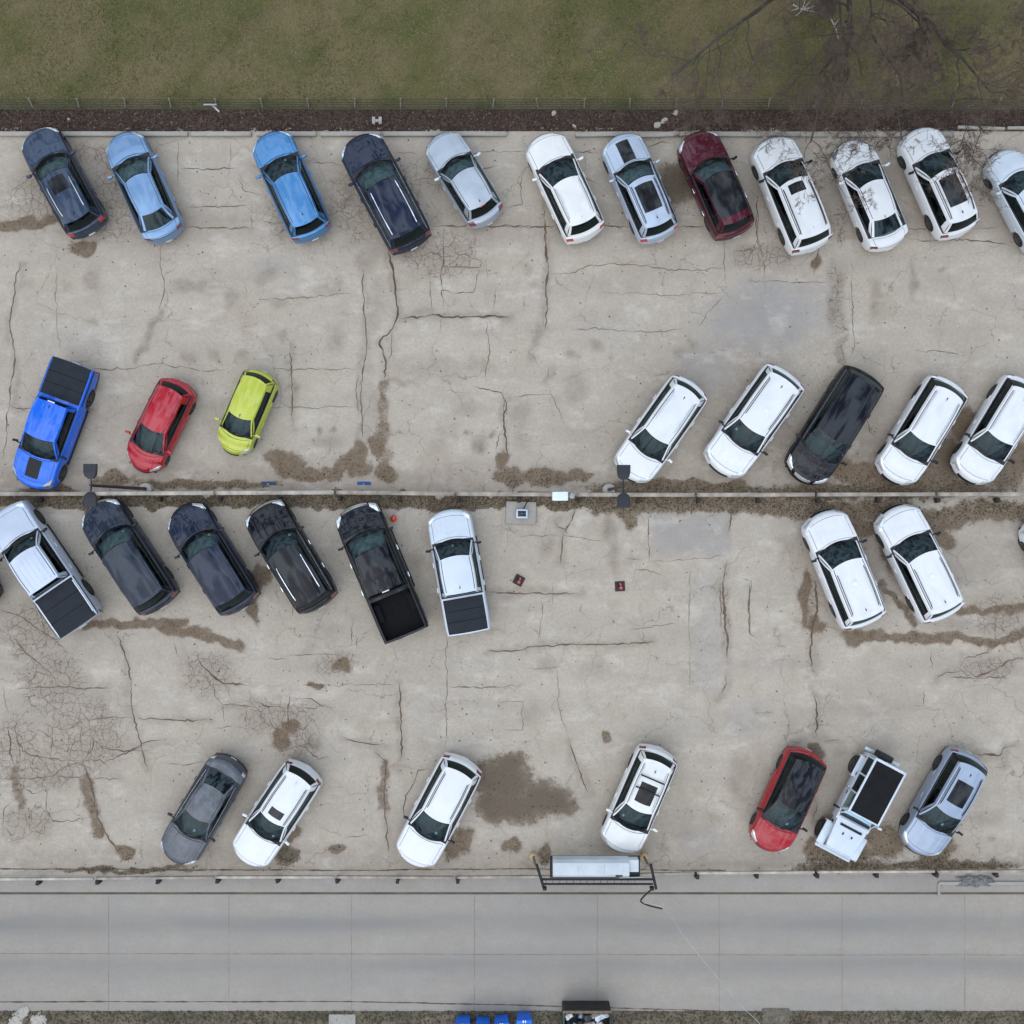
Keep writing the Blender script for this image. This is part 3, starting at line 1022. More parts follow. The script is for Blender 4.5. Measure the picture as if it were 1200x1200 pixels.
CR(Q2, 1.0, '335,330 440,330 480,350', .6)
CR(Q2, 1.0, '920,470 925,500', .7)
Q3 = (590, 100, 3.87)
CR(Q3, 1.1, '0,300 100,300', .7)
CR(Q3, 1.1, '310,300 430,305', .8)
CR(Q3, 1.0, '100,370 75,450 85,540 0,555', .7)
CR(Q3, 1.3, '180,540 190,640 195,810', .8)
CR(Q3, 1.0, '370,310 370,420 430,445', .6)
CR(Q3, 1.1, '640,290 720,255 770,265', .8)
CR(Q3, 1.2, '0,640 180,642 560,640', .8)
CR(Q3, 1.2, '790,642 910,640', .8)
CR(Q3, 1.0, '1155,480 1145,640 1170,760', .8)
CR(Q3, 1.0, '1120,470 1150,510', .6)
Q4 = (870, 100, 3.636)
CR(Q4, 1.2, '880,295 950,290 1060,280', .7)
CR(Q4, 1.0, '990,510 1040,515', .7)
CR(Q4, 1.0, '560,235 620,250 640,330', .6)
# construction joints along the lot edges and the road
for xx in (127, 268, 412, 556, 700, 843, 987, 1131, -17, 1275):
    ribbon([(xx, 1049), (xx, 1184)], .7, .12, .05, z=-0.031, taper=False)
ribbon([(-300, 1118), (200, 1118), (700, 1119), (1500, 1120)], 0.7, .22, .06, z=-0.0305, taper=False)
ribbon([(-300, 1174), (0, 1174.5), (400, 1174), (600, 1178), (900, 1187), (1000, 1191), (1200, 1188), (1500, 1186)], 1.3, .9, .06, z=-0.030, taper=False)
ribbon([(-300, 1019), (100, 1018.5), (400, 1020), (600, 1018), (850, 1020)], 1.3, .8, .12, z=0.005, taper=False)
crk = raw_mesh('pavement_cracks', np.array(CV), np.array(CF), mcr, dict(tone=CT))
tag(crk, 'dark cracks and joints running across the concrete paving', 'cracks', kind='stuff')


np.maximum(F_stain, 0.48 * F_craze, out=F_stain)
nr, nc = GX.shape
gv = np.stack([GX, GY, np.zeros_like(GX)], -1).reshape(-1, 3)
gi = (np.arange(nr - 1)[:, None] * nc + np.arange(nc - 1)[None, :]).ravel()
gf = np.stack([gi, gi + 1, gi + nc + 1, gi + nc], -1)
lot = raw_mesh('parking_lot', gv, gf, M_LOT, dict(stain=F_stain.ravel(), wet=F_wet.ravel(), grey=F_grey.ravel(), craze=F_craze.ravel(), puddle=F_pud.ravel()))
tag(lot, 'cracked grey concrete parking lot between the lawn and the road', 'parking lot', kind='structure')


# loose matter ---------------------------------------------------------------
def chip_mat(name, cols):
    m, nt, n, l, b = _mat(name)
    t = attr(n, 'tone')
    r = n.new('ShaderNodeValToRGB')
    els = r.color_ramp.elements
    while len(els) < len(cols):
        els.new(0.5)
    for i2, c in enumerate(cols):
        els[i2].position = i2 / (len(cols) - 1)
        els[i2].color = (*c, 1)
    l.new(t, r.inputs['Fac'])
    l.new(r.outputs['Color'], b.inputs['Base Color'])
    b.inputs['Roughness'].default_value = 0.95
    b.inputs['Specular IOR Level'].default_value = 0.1
    return m


M_LEAF = chip_mat('dead_leaves', [(0.030, 0.020, 0.017), (0.058, 0.036, 0.028), (0.085, 0.055, 0.042), (0.125, 0.095, 0.075), (0.20, 0.165, 0.13)])
M_SILT = chip_mat('litter_and_moss', [(0.050, 0.038, 0.028), (0.085, 0.066, 0.047), (0.085, 0.080, 0.040), (0.13, 0.105, 0.075), (0.22, 0.19, 0.15)])
M_TUFT = chip_mat('grass_tuft', [(0.035, 0.042, 0.016), (0.075, 0.082, 0.030), (0.118, 0.110, 0.050), (0.175, 0.145, 0.082), (0.26, 0.215, 0.14)])


def chips(name, xy, size, z0, mat, tone=None, up=0.02, flat=0.35):
    N = len(xy)
    a = nrg.uniform(0, 2 * math.pi, N)
    s = size * nrg.uniform(0.5, 1.5, N)
    h = nrg.uniform(0, up, N) + z0
    t1 = nrg.normal(0, flat, N) * s
    t2 = nrg.normal(0, flat, N) * s
    ca, sa = np.cos(a), np.sin(a)
    asp = nrg.uniform(0.4, 0.9, N)
    V = np.zeros((N, 4, 3))
    for kx, (u, v) in enumerate(((-1, -1), (1, -1), (1, 1), (-1, 1))):
        V[:, kx, 0] = xy[:, 0] + (u * ca - v * asp * sa) * s / 2
        V[:, kx, 1] = xy[:, 1] + (u * sa + v * asp * ca) * s / 2
        V[:, kx, 2] = np.maximum(h + u * t1 / 2 + v * t2 / 2, z0 - 0.002)
    if tone is None:
        tone = np.clip(nrg.beta(2, 3, N), 0, 1)
    return raw_mesh(name, V.reshape(-1, 3), np.arange(N * 4).reshape(N, 4), mat, dict(tone=np.repeat(tone, 4)))


N = 26000
xy = np.stack([nrg.uniform(-24, 24, N), nrg.uniform(16.06, 16.95, N)], -1)
tag(chips('leaf_mulch', xy, 0.055, 0.012, M_LEAF, up=0.04), 'dark brown leaf mulch between the fence and the kerb beams', 'mulch', kind='stuff')

# grass: upright blades over the lawn
N = 120000
gx = nrg.uniform(-25, 25, N)
gy = nrg.uniform(16.98, 24.0, N)
tn = 0.58 + 0.34 * fieldnoise(gx, gy, 0.7, 3) + 0.26 * fieldnoise(gx, gy, 3.0, 4) + nrg.normal(0, 0.24, N)
tn = np.clip(tn + 0.10 * smooth01(4, 10, gx), 0, 1)
hh = nrg.uniform(0.02, 0.07, N)
az = nrg.uniform(0, 2 * math.pi, N)
ln = nrg.uniform(0.03, 0.09, N)
V = np.zeros((N, 3, 3))
wv = 0.012
V[:, 0] = np.stack([gx - wv * np.sin(az), gy + wv * np.cos(az), np.full(N, -0.005)], -1)
V[:, 1] = np.stack([gx + wv * np.sin(az), gy - wv * np.cos(az), np.full(N, -0.005)], -1)
V[:, 2] = np.stack([gx + ln * np.cos(az), gy + ln * np.sin(az), hh], -1)
tag(raw_mesh('grass', V.reshape(-1, 3), np.arange(N * 3).reshape(N, 3), M_TUFT, dict(tone=np.repeat(tn, 3))),
    'short olive and straw coloured winter grass behind the fence', 'grass', kind='stuff')

# litter along the rails and at the verge
ii = np.nonzero((F_wet.ravel() > 0.35) & (np.abs(GX.ravel()) < 23))[0]
wgt = F_wet.ravel()[ii] ** 2
near = np.maximum(np.exp(-((GY.ravel()[ii] - 0.55) / 0.75) ** 2), np.exp(-((GY.ravel()[ii] + 14.9) / 0.5) ** 2))
wgt = wgt * (near + 0.05)
sel = nrg.choice(ii, 15000, p=wgt / wgt.sum())
xy = gv[sel][:, :2] + nrg.uniform(-.06, .06, (15000, 2))
xy = np.concatenate([xy, np.stack([nrg.uniform(-22, 22, 1800), nrg.uniform(-15.2, 16, 1800)], -1)])
tag(chips('leaf_litter', xy, 0.042, 0.007, M_SILT, up=0.02), 'brown leaf litter and moss gathered along the guard rails', 'leaf litter', kind='stuff')
N = 9000
xy = np.stack([nrg.uniform(-24, 24, N), -21.05 - np.abs(nrg.normal(0, 0.7, N))], -1)
tag(chips('verge_litter', xy, 0.06, -0.028, M_SILT, up=0.05), 'dead leaves and weeds on the verge beyond the road', 'leaf litter', kind='stuff')
# ================================================================== VEHICLES
TYPES = dict(
    #        H    belt  hf    hr   trunk clear R    s0   r0   yt   swb  swt  crown
    sedan=dict(H=1.44, belt=0.96, hf=0.76, hr=0.98, rear=1.04, cl=0.19, R=0.33, s0=0.42, r0=0.26, yt=0.60, swb=0.30, swt=0.14, wf=.87, wr=.88),
    hatch=dict(H=1.50, belt=0.98, hf=0.78, hr=1.00, rear=0.98, cl=0.19, R=0.32, s0=0.40, r0=0.24, yt=0.66, swb=0.30, swt=0.13, wf=.86, wr=.88),
    suv=dict(H=1.68, belt=1.06, hf=0.92, hr=1.09, rear=1.06, cl=0.23, R=0.36, s0=0.36, r0=0.20, yt=0.675, swb=0.26, swt=0.13, wf=.90, wr=.91),
    big=dict(H=1.77, belt=1.13, hf=1.00, hr=1.17, rear=1.13, cl=0.24, R=0.38, s0=0.33, r0=0.17, yt=0.70, swb=0.26, swt=0.14, wf=.91, wr=.92),
    van=dict(H=1.75, belt=1.08, hf=0.90, hr=1.09, rear=1.08, cl=0.20, R=0.35, s0=0.38, r0=0.16, yt=0.72, swb=0.30, swt=0.16, wf=.89, wr=.92),
    pickup=dict(H=1.88, belt=1.22, hf=1.10, hr=1.25, rear=1.24, cl=0.30, R=0.40, s0=0.24, r0=0.03, yt=0.69, swb=0.20, swt=0.10, wf=.93, wr=.97),
)


class Car:
    """parametric vehicle shell; u runs back from the nose, a across (-1..1)"""

    def __init__(s, typ, L, W, wb, rf, re, gb, **ov):
        d = dict(TYPES[typ])
        d.update(ov)
        s.__dict__.update(d)
        s.typ, s.L, s.W, s.wb, s.rf, s.re, s.gb = typ, L, W, wb, rf, re, gb
        s.uf, s.ur = 0.19 * L, 0.795 * L
        if typ == 'pickup':
            s.uf, s.ur = 0.165 * L, 0.785 * L
        s.Ra = s.R + 0.055
        U = np.array([0, .012, .035, .07, .14, .30, .70, .88, .95, .985, 1.0]) * L
        f, r = s.wf, s.wr
        s._w = (U, np.array([f, f + (1 - f) * .28, f + (1 - f) * .55, f + (1 - f) * .80, .985, 1, 1, r + (1 - r) * .93, r + (1 - r) * .70, r + (1 - r) * .35, r]) * W / 2)
        hf, hr, b, rr = s.hf, s.hr, s.belt, s.rear
        if typ == 'sedan':
            s._z = (np.array([0, .008 * L, .022 * L, .05 * L, .10 * L, .6 * wb + .03 * L, wb, wb + .35, .5 * L, gb, L - .22, L - .08, L - .02, L]),
                    np.array([hf - .24, hf - .13, hf - .06, hf, hf + .05, hf + (hr - hf) * .75, hr, b + .0, b + .02, rr, rr - .01, rr - .05, rr - .15, rr - .26]))
        else:
            s._z = (np.array([0, .008 * L, .022 * L, .05 * L, .10 * L, .6 * wb + .03 * L, wb, wb + .35, .5 * L, L - .16, L - .07, L - .02, L]),
                    np.array([hf - .24, hf - .13, hf - .06, hf, hf + .04, hf + (hr - hf) * .75, hr, b, b + .01, rr, rr - .04, rr - .13, rr - .26] if typ != 'pickup' else
                             [hf - .18, hf - .09, hf - .03, hf, hf + .03, hf + (hr - hf) * .75, hr, b, b + .01, rr, rr - .005, rr - .015, rr - .03]))
        s.tubs = [(wb + 0.22, (gb - 0.06) if typ != 'sedan' else re + 0.25, 0.40, 0.80)]
        s.bed = None
        if typ == 'pickup':
            s.tubs = [(wb + 0.22, re - 0.05, 0.45, 0.80)]
            s.bed = (gb + 0.14, L - 0.10)
            s.tubs.append((s.bed[0], s.bed[1], 0.78, 0.86))

    def w(s, u):
        return float(np.interp(u, *s._w))

    def zs(s, u):
        return float(np.interp(u, *s._z))

    def sw(s, u):
        f = s.s0 * max(0.0, 1 - u / (0.30 * s.L)) ** 1.25
        r = s.r0 * max(0.0, (u - 0.80 * s.L) / (0.20 * s.L)) ** 1.5
        return f - r

    def crown(s, u):
        return 0.055 if u < s.wb + 0.3 else 0.035

    def zb(s, u):
        z = s.cl + 0.06 * max(0, 1 - u / (0.08 * s.L)) + 0.10 * max(0, (u - 0.90 * s.L) / (0.10 * s.L))
        for c in (s.uf, s.ur):
            d = abs(u - c)
            if d < s.Ra * 0.999:
                z = max(z, s.R + math.sqrt(s.Ra ** 2 - d * d))
        return z

    def top(s, u, a):
        aa = abs(a)
        zs = s.zs(u)
        if aa <= 0.92:
            z = zs + s.crown(u) * (1 - (aa / 0.92) ** 2)
        else:
            z = zs - 0.20 * ((aa - 0.92) / 0.08) ** 2.2
        x = s.L / 2 - (u + s.sw(u) * aa ** 2.2)
        return Vector((x, a * s.w(u), z))

    def side(s, u, q, sg):
        zt = s.zs(u) - 0.20
        zb = min(s.zb(u), zt - 0.02)
        y = s.w(u) * (1 + 0.012 * math.sin(math.pi * q) - 0.045 * q ** 3)
        return Vector((s.L / 2 - (u + s.sw(u)), sg * y, zt + (zb - zt) * q))

    def fascia(s, a, v, front):
        u = 0 if front else s.L
        t = s.top(u, a)
        zb = s.zb(u)
        sg = 1 if front else -1
        bul = (0.05 if s.typ != 'pickup' else 0.03) * math.sin(math.pi * min(1, v * 0.9)) - 0.05 * v ** 4
        wv = 1 - 0.045 * v ** 3
        return Vector((t.x + sg * bul, t.y * wv, t.z + (zb - t.z) * v))

    # greenhouse surfaces
    def prep(s):
        W2 = s.W / 2
        s.yb, s.ybr = 0.865 * W2, (0.84 if s.typ != 'sedan' else 0.76) * W2
        if s.typ == 'pickup':
            s.ybr = 0.865 * W2
        s.ytf, s.ytr = s.yt * W2, (s.yt - (0.03 if s.typ != 'sedan' else 0.04)) * W2
        if s.typ in ('pickup', 'van', 'big'):
            s.ytr = s.yt * W2
        s.rcr = 0.05
        s.zr = s.H - s.rcr
        s.srb, s.srt = (0.16, 0.10) if s.typ in ('suv', 'hatch', 'sedan') else ((0.10, 0.08) if s.typ != 'pickup' else (0.02, 0.015))

    def zroof(s, c):
        c = max(c, 0.0)
        return s.zr + (0.025 * math.sin(math.pi * min(1, c * 1.05)) - (0.05 * c ** 2 if s.typ in ('suv', 'hatch') else (0.06 * c ** 1.5 if s.typ == 'sedan' else 0.02 * c)) - 0.03 * (1 - c) ** 2)

    def roof(s, a, c):
        u = s.rf + (s.re - s.rf) * c + (s.swt * (1 - c) - s.srt * c) * a * a
        y = a * (s.ytf + (s.ytr - s.ytf) * c + 0.025 * math.sin(math.pi * c))
        z = s.zroof(c) + s.rcr * (1 - abs(a) ** 2.4)
        return Vector((s.L / 2 - u, y, z))

    def wsh(s, a, b):
        u0 = s.wb + s.swb * a * a
        p0 = Vector((s.L / 2 - u0, a * s.yb, s.zs(s.wb + s.swb * a * a) + s.crown(s.wb) * (1 - a * a) - 0.004))
        p1 = s.roof(a, 0)
        p = p0.lerp(p1, b)
        k = 0.03 * 4 * b * (1 - b)
        p.x += k * 0.6
        p.z += k
        return p

    def rear_g(s, a, b):
        u0 = s.gb - s.srb * a * a
        p0 = Vector((s.L / 2 - u0, a * s.ybr, s.zs(min(u0, s.L - .12)) + 0.035 * (1 - a * a) - 0.004))
        p1 = s.roof(a, 1)
        p = p0.lerp(p1, b)
        k = 0.02 * 4 * b * (1 - b)
        p.x -= k
        return p

    def side_g(s, c, b, sg):
        ua, ub = s.wb + s.swb, s.gb - s.srb
        u0 = ua + (ub - ua) * c
        y0 = s.yb + (s.ybr - s.yb) * c ** 2
        p0 = Vector((s.L / 2 - u0, sg * y0, s.zs(u0) - 0.004))
        p1 = s.roof(sg, c)
        p = p0.lerp(p1, b)
        p.y += sg * 0.03 * 4 * b * (1 - b)
        return p


def patch(fn, p0, p1, q0, q1, n, m, off=0.006, skirt=0.025, mb=None, mi=0):
    """thin raised panel over surface fn(p, q)"""
    mb = mb or MB()
    rows, nrm = [], []
    e = 1e-3
    for i in range(n + 1):
        r, nn = [], []
        for j in range(m + 1):
            q = q0 + (q1 - q0) * j / m
            a0 = p0(q) if callable(p0) else p0
            a1 = p1(q) if callable(p1) else p1
            p = a0 + (a1 - a0) * i / n
            P = fn(p, q)
            N_ = (fn(p + e, q) - fn(p - e, q)).cross(fn(p, q + e) - fn(p, q - e))
            if N_.length < 1e-12:
                N_ = Vector((0, 0, 1))
            N_.normalize()
            r.append(P)
            nn.append(N_)
        rows.append(r)
        nrm.append(nn)
    # orient normals outward from the car's middle
    cm = rows[n // 2][m // 2]
    ref = Vector((cm.x * 0.25, cm.y, max(cm.z - 0.7, 0.02)))
    sg = 1 if nrm[n // 2][m // 2].dot(ref) >= 0 else -1
    outer = [[rows[i][j] + nrm[i][j] * sg * off for j in range(m + 1)] for i in range(n + 1)]
    mb.quad_grid(outer, mi)
    if skirt:
        def inn(i, j):
            return rows[i][j] - nrm[i][j] * sg * skirt
        mb.quad_grid([[outer[0][j] for j in range(m + 1)], [inn(0, j) for j in range(m + 1)]], mi)
        mb.quad_grid([[outer[n][j] for j in range(m + 1)], [inn(n, j) for j in range(m + 1)]], mi)
        mb.quad_grid([[outer[i][0] for i in range(n + 1)], [inn(i, 0) for i in range(n + 1)]], mi)
        mb.quad_grid([[outer[i][m] for i in range(n + 1)], [inn(i, m) for i in range(n + 1)]], mi)
    return mb


FY = [0, .2, .4, .6, .795, .80, .855, .86, .92, .95, .975, .99, 1.0]
QS = [.12, .3, .5, .7, .85, 1.0]
WHEEL_CACHE = {}


def wheel_meshes(R, wd, rimmat):
    key = (round(R, 2), round(wd, 2), rimmat.name)
    if key in WHEEL_CACHE:
        return WHEEL_CACHE[key]
    t = MB()
    h = wd / 2
    rr = R * 0.66
    t.lathe([(rr, -h * .8), (rr + .02, -h), (R - .03, -h), (R - .008, -h * .8), (R, -h * .4), (R, h * .4), (R - .008, h * .8), (R - .03, h), (rr + .02, h), (rr, h * .8)], (0, 0, 0), 'Y', 22)
    to = t.build('wheel', M_RUB, None)
    r = MB()
    for sg in (-1, 1):
        r.lathe([(0.02, sg * h * .45), (.07, sg * h * .5), (.08, sg * h * .25), (rr * .55, sg * h * .15)], (0, 0, 0), 'Y', 16)
        for kk in range(5):
            a = kk * 2 * math.pi / 5
            b = len(r.v)
            c, s_ = math.cos(a), math.sin(a)
            for rad, wdt, yy in ((.05, .05, .5), (rr, .035, .68)):
                for sgn in (-1, 1):
                    r.v.append((rad * c - sgn * wdt * s_, sg * h * yy, rad * s_ + sgn * wdt * c))
            r.f.append((b, b + 1, b + 3, b + 2))
            r.m.append(0)
        r.lathe([(rr * .88, sg * h * .62), (rr + .004, sg * h * .84), (rr + .004, sg * h * .4), (rr * .8, 0)], (0, 0, 0), 'Y', 20)
    ro = r.build('rim', rimmat, None)
    WHEEL_CACHE[key] = (to.data, ro.data)
    for o in (to, ro):
        bpy.data.objects.remove(o)
    return WHEEL_CACHE[key]


def add_wheels(root, xs, yh, R, wd=0.22, rim=None):
    tm, rm = wheel_meshes(R, wd, rim or M_RIM)
    for x in xs:
        for sg in (-1, 1):
            t = bpy.data.objects.new('wheel', tm)
            COL.objects.link(t)
            t.parent = root
            t.location = (x, sg * yh, R)
            r = bpy.data.objects.new('rim', rm)
            COL.objects.link(r)
            r.parent = t


def seat_mesh(mb, x, y, w, zc, zt, rz=0):
    mb.box((x, y, zc - .06), (.50, w, .16))
    mb.box((x - .27, y, (zc + zt) / 2), (.13, w * .95, zt - zc + .1))
    mb.box((x - .29, y, zt + .11), (.09, w * .5, .15))


def build_car(name, label, cat, typ, cx, cy, ang, L, xs, W, col, **o):
    g = o.get('geo', {})
    c = Car(typ, L, W, *xs, **g)
    c.prep()
    root = empty(name, (cx, cy, 0), math.radians(ang))
    tag(root, label, cat, o.get('group', 'vehicles parked in the lot'))
    L2 = L / 2
    trim = o.get('trim', M_BLK)
    # ---------------- body shell
    us = list(np.array([0, .005, .012, .022, .035, .05, .07, .10, .14]) * L)
    us += list(np.arange(.17 * L, .93 * L, 0.17))
    us += [c.wb, L - .22, L - .16, L - .11, L - .07, L - .045, L - .02, L - .008, L]
    for w0 in (c.uf, c.ur):
        us += [w0 + k * c.Ra for k in (-1.0, -.985, -.93, -.8, -.6, -.35, 0, .35, .6, .8, .93, .985, 1.0)]
    for (a, b_, _, _) in c.tubs:
        us += [a - .004, a, b_, b_ + .004]
    us = sorted(us)
    us = [u for i, u in enumerate(us) if i == 0 or u - us[i - 1] > 0.003]
    rows, meta = [], []
    for u in us:
        half = []
        tub = None
        for (a, b_, fl, lim) in c.tubs:
            if a - .001 <= u <= b_ + .001:
                tub = (fl, lim)
        for f in FY:
            p = c.top(u, f)
            if tub and f < tub[1] - .003:
                p.z = tub[0]
            half.append(p)
        sd_ = [c.side(u, q, 1) for q in QS]
        right = half + sd_
        row = [Vector((p.x, -p.y, p.z)) for p in right[::-1]] + right[1:]
        rows.append(row)
    nF, nQ = len(FY), len(QS)
    mb = MB()
    Cn = len(rows[0])
    for r in rows:
        mb.v.extend([tuple(p) for p in r])
    mid = nF + nQ - 1
    for i in range(len(rows) - 1):
        um = (us[i] + us[i + 1]) / 2
        for j in range(Cn - 1):
            jj = abs(j + 0.5 - mid)
            mi = 0
            if jj > nF - 1 + nQ - 2.2 and o.get('clad', typ in ('suv', 'big')):
                mi = 2
            elif jj < 7.6 and c.wb + .08 < um < c.gb - 0.03:
                mi = 1
            if c.bed and jj < 7 and c.bed[0] - .002 < um < c.bed[1] + .002:
                mi = 3
            mb.f.append((i * Cn + j, i * Cn + j + 1, (i + 1) * Cn + j + 1, (i + 1) * Cn + j))
            mb.m.append(mi)
    A = [-1 + 2 * k / 18 for k in range(19)]
    for fr in (True, False):
        mb.quad_grid([[c.fascia(a, v, fr) for a in A] for v in (0, .12, .3, .5, .7)], 0)
        mb.quad_grid([[c.fascia(a, v, fr) for a in A] for v in (.7, .85, 1.0)], 2 if o.get('clad', typ in ('suv', 'big', 'pickup')) else 0)
    mb.build('body', [col, M_INT, M_BLK, M_LINER], root)
    one('underbody', M_UNDER, lambda m: m.box((0, 0, .36), (L * .92, W - .52, .26)), root, smooth=False)
    # ---------------- panels
    hood_end = lambda a: c.wb - .035 + c.swb * (a * .92) ** 2 - c.sw(c.wb)
    hk = o.get('hood_half', .80)
    rise = o.get('dome', 0.012)

    def hoodfn(u, a):
        p = c.top(u, a)
        t = (abs(a) / hk)
        p.z += rise * (1 - smooth01(.42, .62, np.float64(t))) * float(smooth01(.05 * L, .13 * L, np.float64(u)))
        p.z += 0.010 * float(smooth01(.60, .72, np.float64(t)) * (1 - smooth01(.72, .9, np.float64(t))))
        return p
    gaps = MB()
    patch(hoodfn, .052 * L - .014, lambda a: hood_end(a) + .014, -hk - .016, hk + .016, 9, 22, .0035, 0, gaps)
    patch(hoodfn, .052 * L, hood_end, -hk, hk, 9, 22, .0075, .02).build('hood', o.get('hoodcol', col), root)
    if o.get('hood_stripe'):
        patch(hoodfn, .075 * L, lambda a: hood_end(a) - .03, -o['hood_stripe'], o['hood_stripe'], 6, 8, .012, .01).build('hood_scoop', M_GLOSSBLK if typ != 'pickup' else M_BLK, root)
    if typ == 'sedan':
        patch(c.top, lambda a: c.gb + .036 - .16 * a * a, L - .036, -.756, .756, 5, 14, .0035, 0).build('trunk_gap', M_BLK, root)
        patch(c.top, lambda a: c.gb + .05 - .16 * a * a, L - .05, -.74, .74, 5, 14, .0075, .02).build('trunk_lid', col, root)
    gaps.build('hood_gap', M_BLK, root)
    # doors
    d0, d1 = c.wb + .20, min(c.ur - c.Ra - .02 + .28, c.gb - .12)
    if typ == 'pickup':
        d1 = c.re + .02
    dm = d0 + (d1 - d0) * (.50 if typ != 'van' else .46)
    dcap = o.get('handle', col)
    for sg in (-1, 1):
        for (e0, e1) in ((d0, dm - .006), (dm + .006, d1)):
            e1b = min(e1, c.ur - c.Ra - .03) if e1 > dm + .05 else e1
            dp = patch(lambda u, q: c.side(u, q, sg), e0, e1b, .05, .86, 5, 6, .007, .015).build('door', col, root)
            hx = e1 - .26
            hp = c.side(hx, .06, sg)
            one('handle', dcap, lambda m: m.box((hp.x, hp.y + sg * .032, hp.z), (.21, .035, .028)), dp, bevel=.008)
    # ---------------- lamps and ends
    hm = o.get('head', M_HEAD)
    for sg in (-1, 1):
        a0, a1 = (.58, .955) if typ != 'pickup' else (.66, .97)
        patch(lambda u, a: c.top(u, a * sg), lambda a: .004 * L, lambda a: (.030 + .055 * smooth01(.58, .95, np.float64(a))) * L, a0, a1, 5, 6, .008, .02).build('headlight', hm, root)
        tl = o.get('tail', M_TAILD)
        if typ == 'pickup':
            patch(lambda u, q: c.side(u, q, sg), L - .13, L - .004, .0, .55, 3, 4, .008, .02).build('taillight', tl, root)
        else:
            t0, t1 = o.get('tail_span', (.70, .985))
            patch(lambda u, a: c.top(u, a * sg), L - o.get('tail_len', .10), L - .006, t0, t1, 4, 6, .008, .02).build('taillight', tl, root)
    patch(lambda v, a: c.fascia(a, v, True), .06, .48, -.50, .50, 4, 10, .01, .02).build('grille', o.get('grille', M_BLK), root)
    if o.get('nose_chrome'):
        k0, k1 = o['nose_chrome']
        patch(c.top, .002 * L, .022 * L, k0, k1, 2, 14, .012, .01).build('grille_bar', M_CHROME, root)
    patch(lambda v, a: c.fascia(a, v, False), .42, .62, -.17, .17, 2, 4, .012, .01).build('licence_plate', M_PLATE, root)
    if o.get('bumper'):
        patch(lambda v, a: c.fascia(a, v, False), .55, .80, -.95, .95, 3, 14, .05, .03).build('rear_bumper', o['bumper'], root)
    # ---------------- greenhouse
    pil = MB()
    blk = MB()
    roofcol = o.get('roofcol', col)
    # windscreen: black band, pillars, glass
    ap = .925
    for a0, a1 in ((-1, -ap), (ap, 1)):
        patch(c.wsh, a0, a1, 0, 1, 2, 8, 0, 0, pil)
    patch(c.wsh, -ap, ap, 0, .15, 14, 2, 0, 0, blk)
    patch(c.wsh, -ap, ap, .95, 1.0, 14, 1, 0, 0, blk)
    ws = patch(c.wsh, -ap, ap, .15, .95, 16, 8, 0, 0).build('windscreen', o.get('ws', M_WS), root)
    for sg in (-1, .15):
        w0 = c.wsh(-.55 if sg < 0 else .12, .06)
        w1 = c.wsh(.02 if sg < 0 else .68, .12)
        one('wiper', M_BLK, lambda m: m.tube([w0 + Vector((.0, 0, .015)), w1 + Vector((0, 0, .02))], .012, 4), root)
    if o.get('permit'):
        pa, pb_ = o['permit']
        patch(c.wsh, pa - .06, pa + .06, pb_, pb_ + .12, 2, 2, -.012, 0).build('parking_permit', M_PAPER, ws)
    # rear window
    ra = o.get('rear_half', .86)
    rb0, rb1 = (.10, .93) if typ != 'sedan' else (.04, .95)
    rearcol = pil if not o.get('wrap') else blk
    for a0, a1 in ((-1, -ra), (ra, 1)):
        patch(c.rear_g, a0, a1, 0, 1, 2, 6, 0, 0, rearcol)
    patch(c.rear_g, -ra, ra, 0, rb0, 12, 1, 0, 0, pil)
    patch(c.rear_g, -ra, ra, rb1, 1, 12, 1, 0, 0, blk)
    patch(c.rear_g, -ra, ra, rb0, rb1, 14, 6, 0, 0).build('rear_window', M_RGL if o.get('clear_rear') else M_RG, root)
    # side windows
    cuts = o.get('cuts') or dict(sedan=[(.07, .47), (.50, .90)], hatch=[(.08, .46), (.49, .84)], suv=[(.07, .40), (.43, .72), (.75, .90)],
                                 big=[(.06, .37), (.40, .69), (.72, .93)], van=[(.08, .38), (.41, .69), (.72, .94)], pickup=[(.07, .48), (.54, .92)])[typ]
    for sg in (-1, 1):
        fn = lambda cc, b: c.side_g(cc, b, sg)
        prev = 0
        for k, (c0, c1) in enumerate(cuts):
            mbp = pil if (k == 0 and not o.get('float')) else blk
            patch(fn, prev, c0, .06, .84, 3, 5, 0, 0, mbp)
            patch(fn, c0, c1, .06, .84, 6, 5, -.006, 0).build('side_window', M_SG, root)
            prev = c1
        patch(fn, prev, 1, .06, .84, 3, 5, 0, 0, blk if (o.get('wrap') or o.get('float')) else pil)
        patch(fn, 0, 1, 0, .06, 20, 1, 0.004, .006, blk)
        patch(fn, 0, 1, .84, 1, 20, 3, 0, 0, pil if not o.get('float') else blk)
        if o.get('chrome_trim'):
            patch(fn, .03, .97, .0, .055, 20, 1, 0.010, .006).build('window_trim', M_SILVER, root)
    if pil.v:
        pil.build('pillars', col if not o.get('float') else M_GLOSSBLK, root)
    blk.build('window_frames', M_GLOSSBLK, root)
    # roof
    rc1 = 1.0 + o.get('spoiler', .012 if typ in ('suv', 'hatch', 'big', 'van') else 0)
    rs = o.get('rear_cap')
    rp = patch(c.roof, -1, 1, 0, rs or rc1, 18, 14, .004, .02).build('roof', roofcol, root)
    if rs:
        patch(c.roof, -.97, .97, rs, rc1, 14, 3, .010, .02).build('spoiler', col, root)
    elif typ in ('suv', 'hatch', 'big', 'van'):
        patch(c.roof, -.93, .93, .925, rc1 + .004, 14, 3, .014, .02).build('spoiler', o.get('spoilcol', roofcol), root)
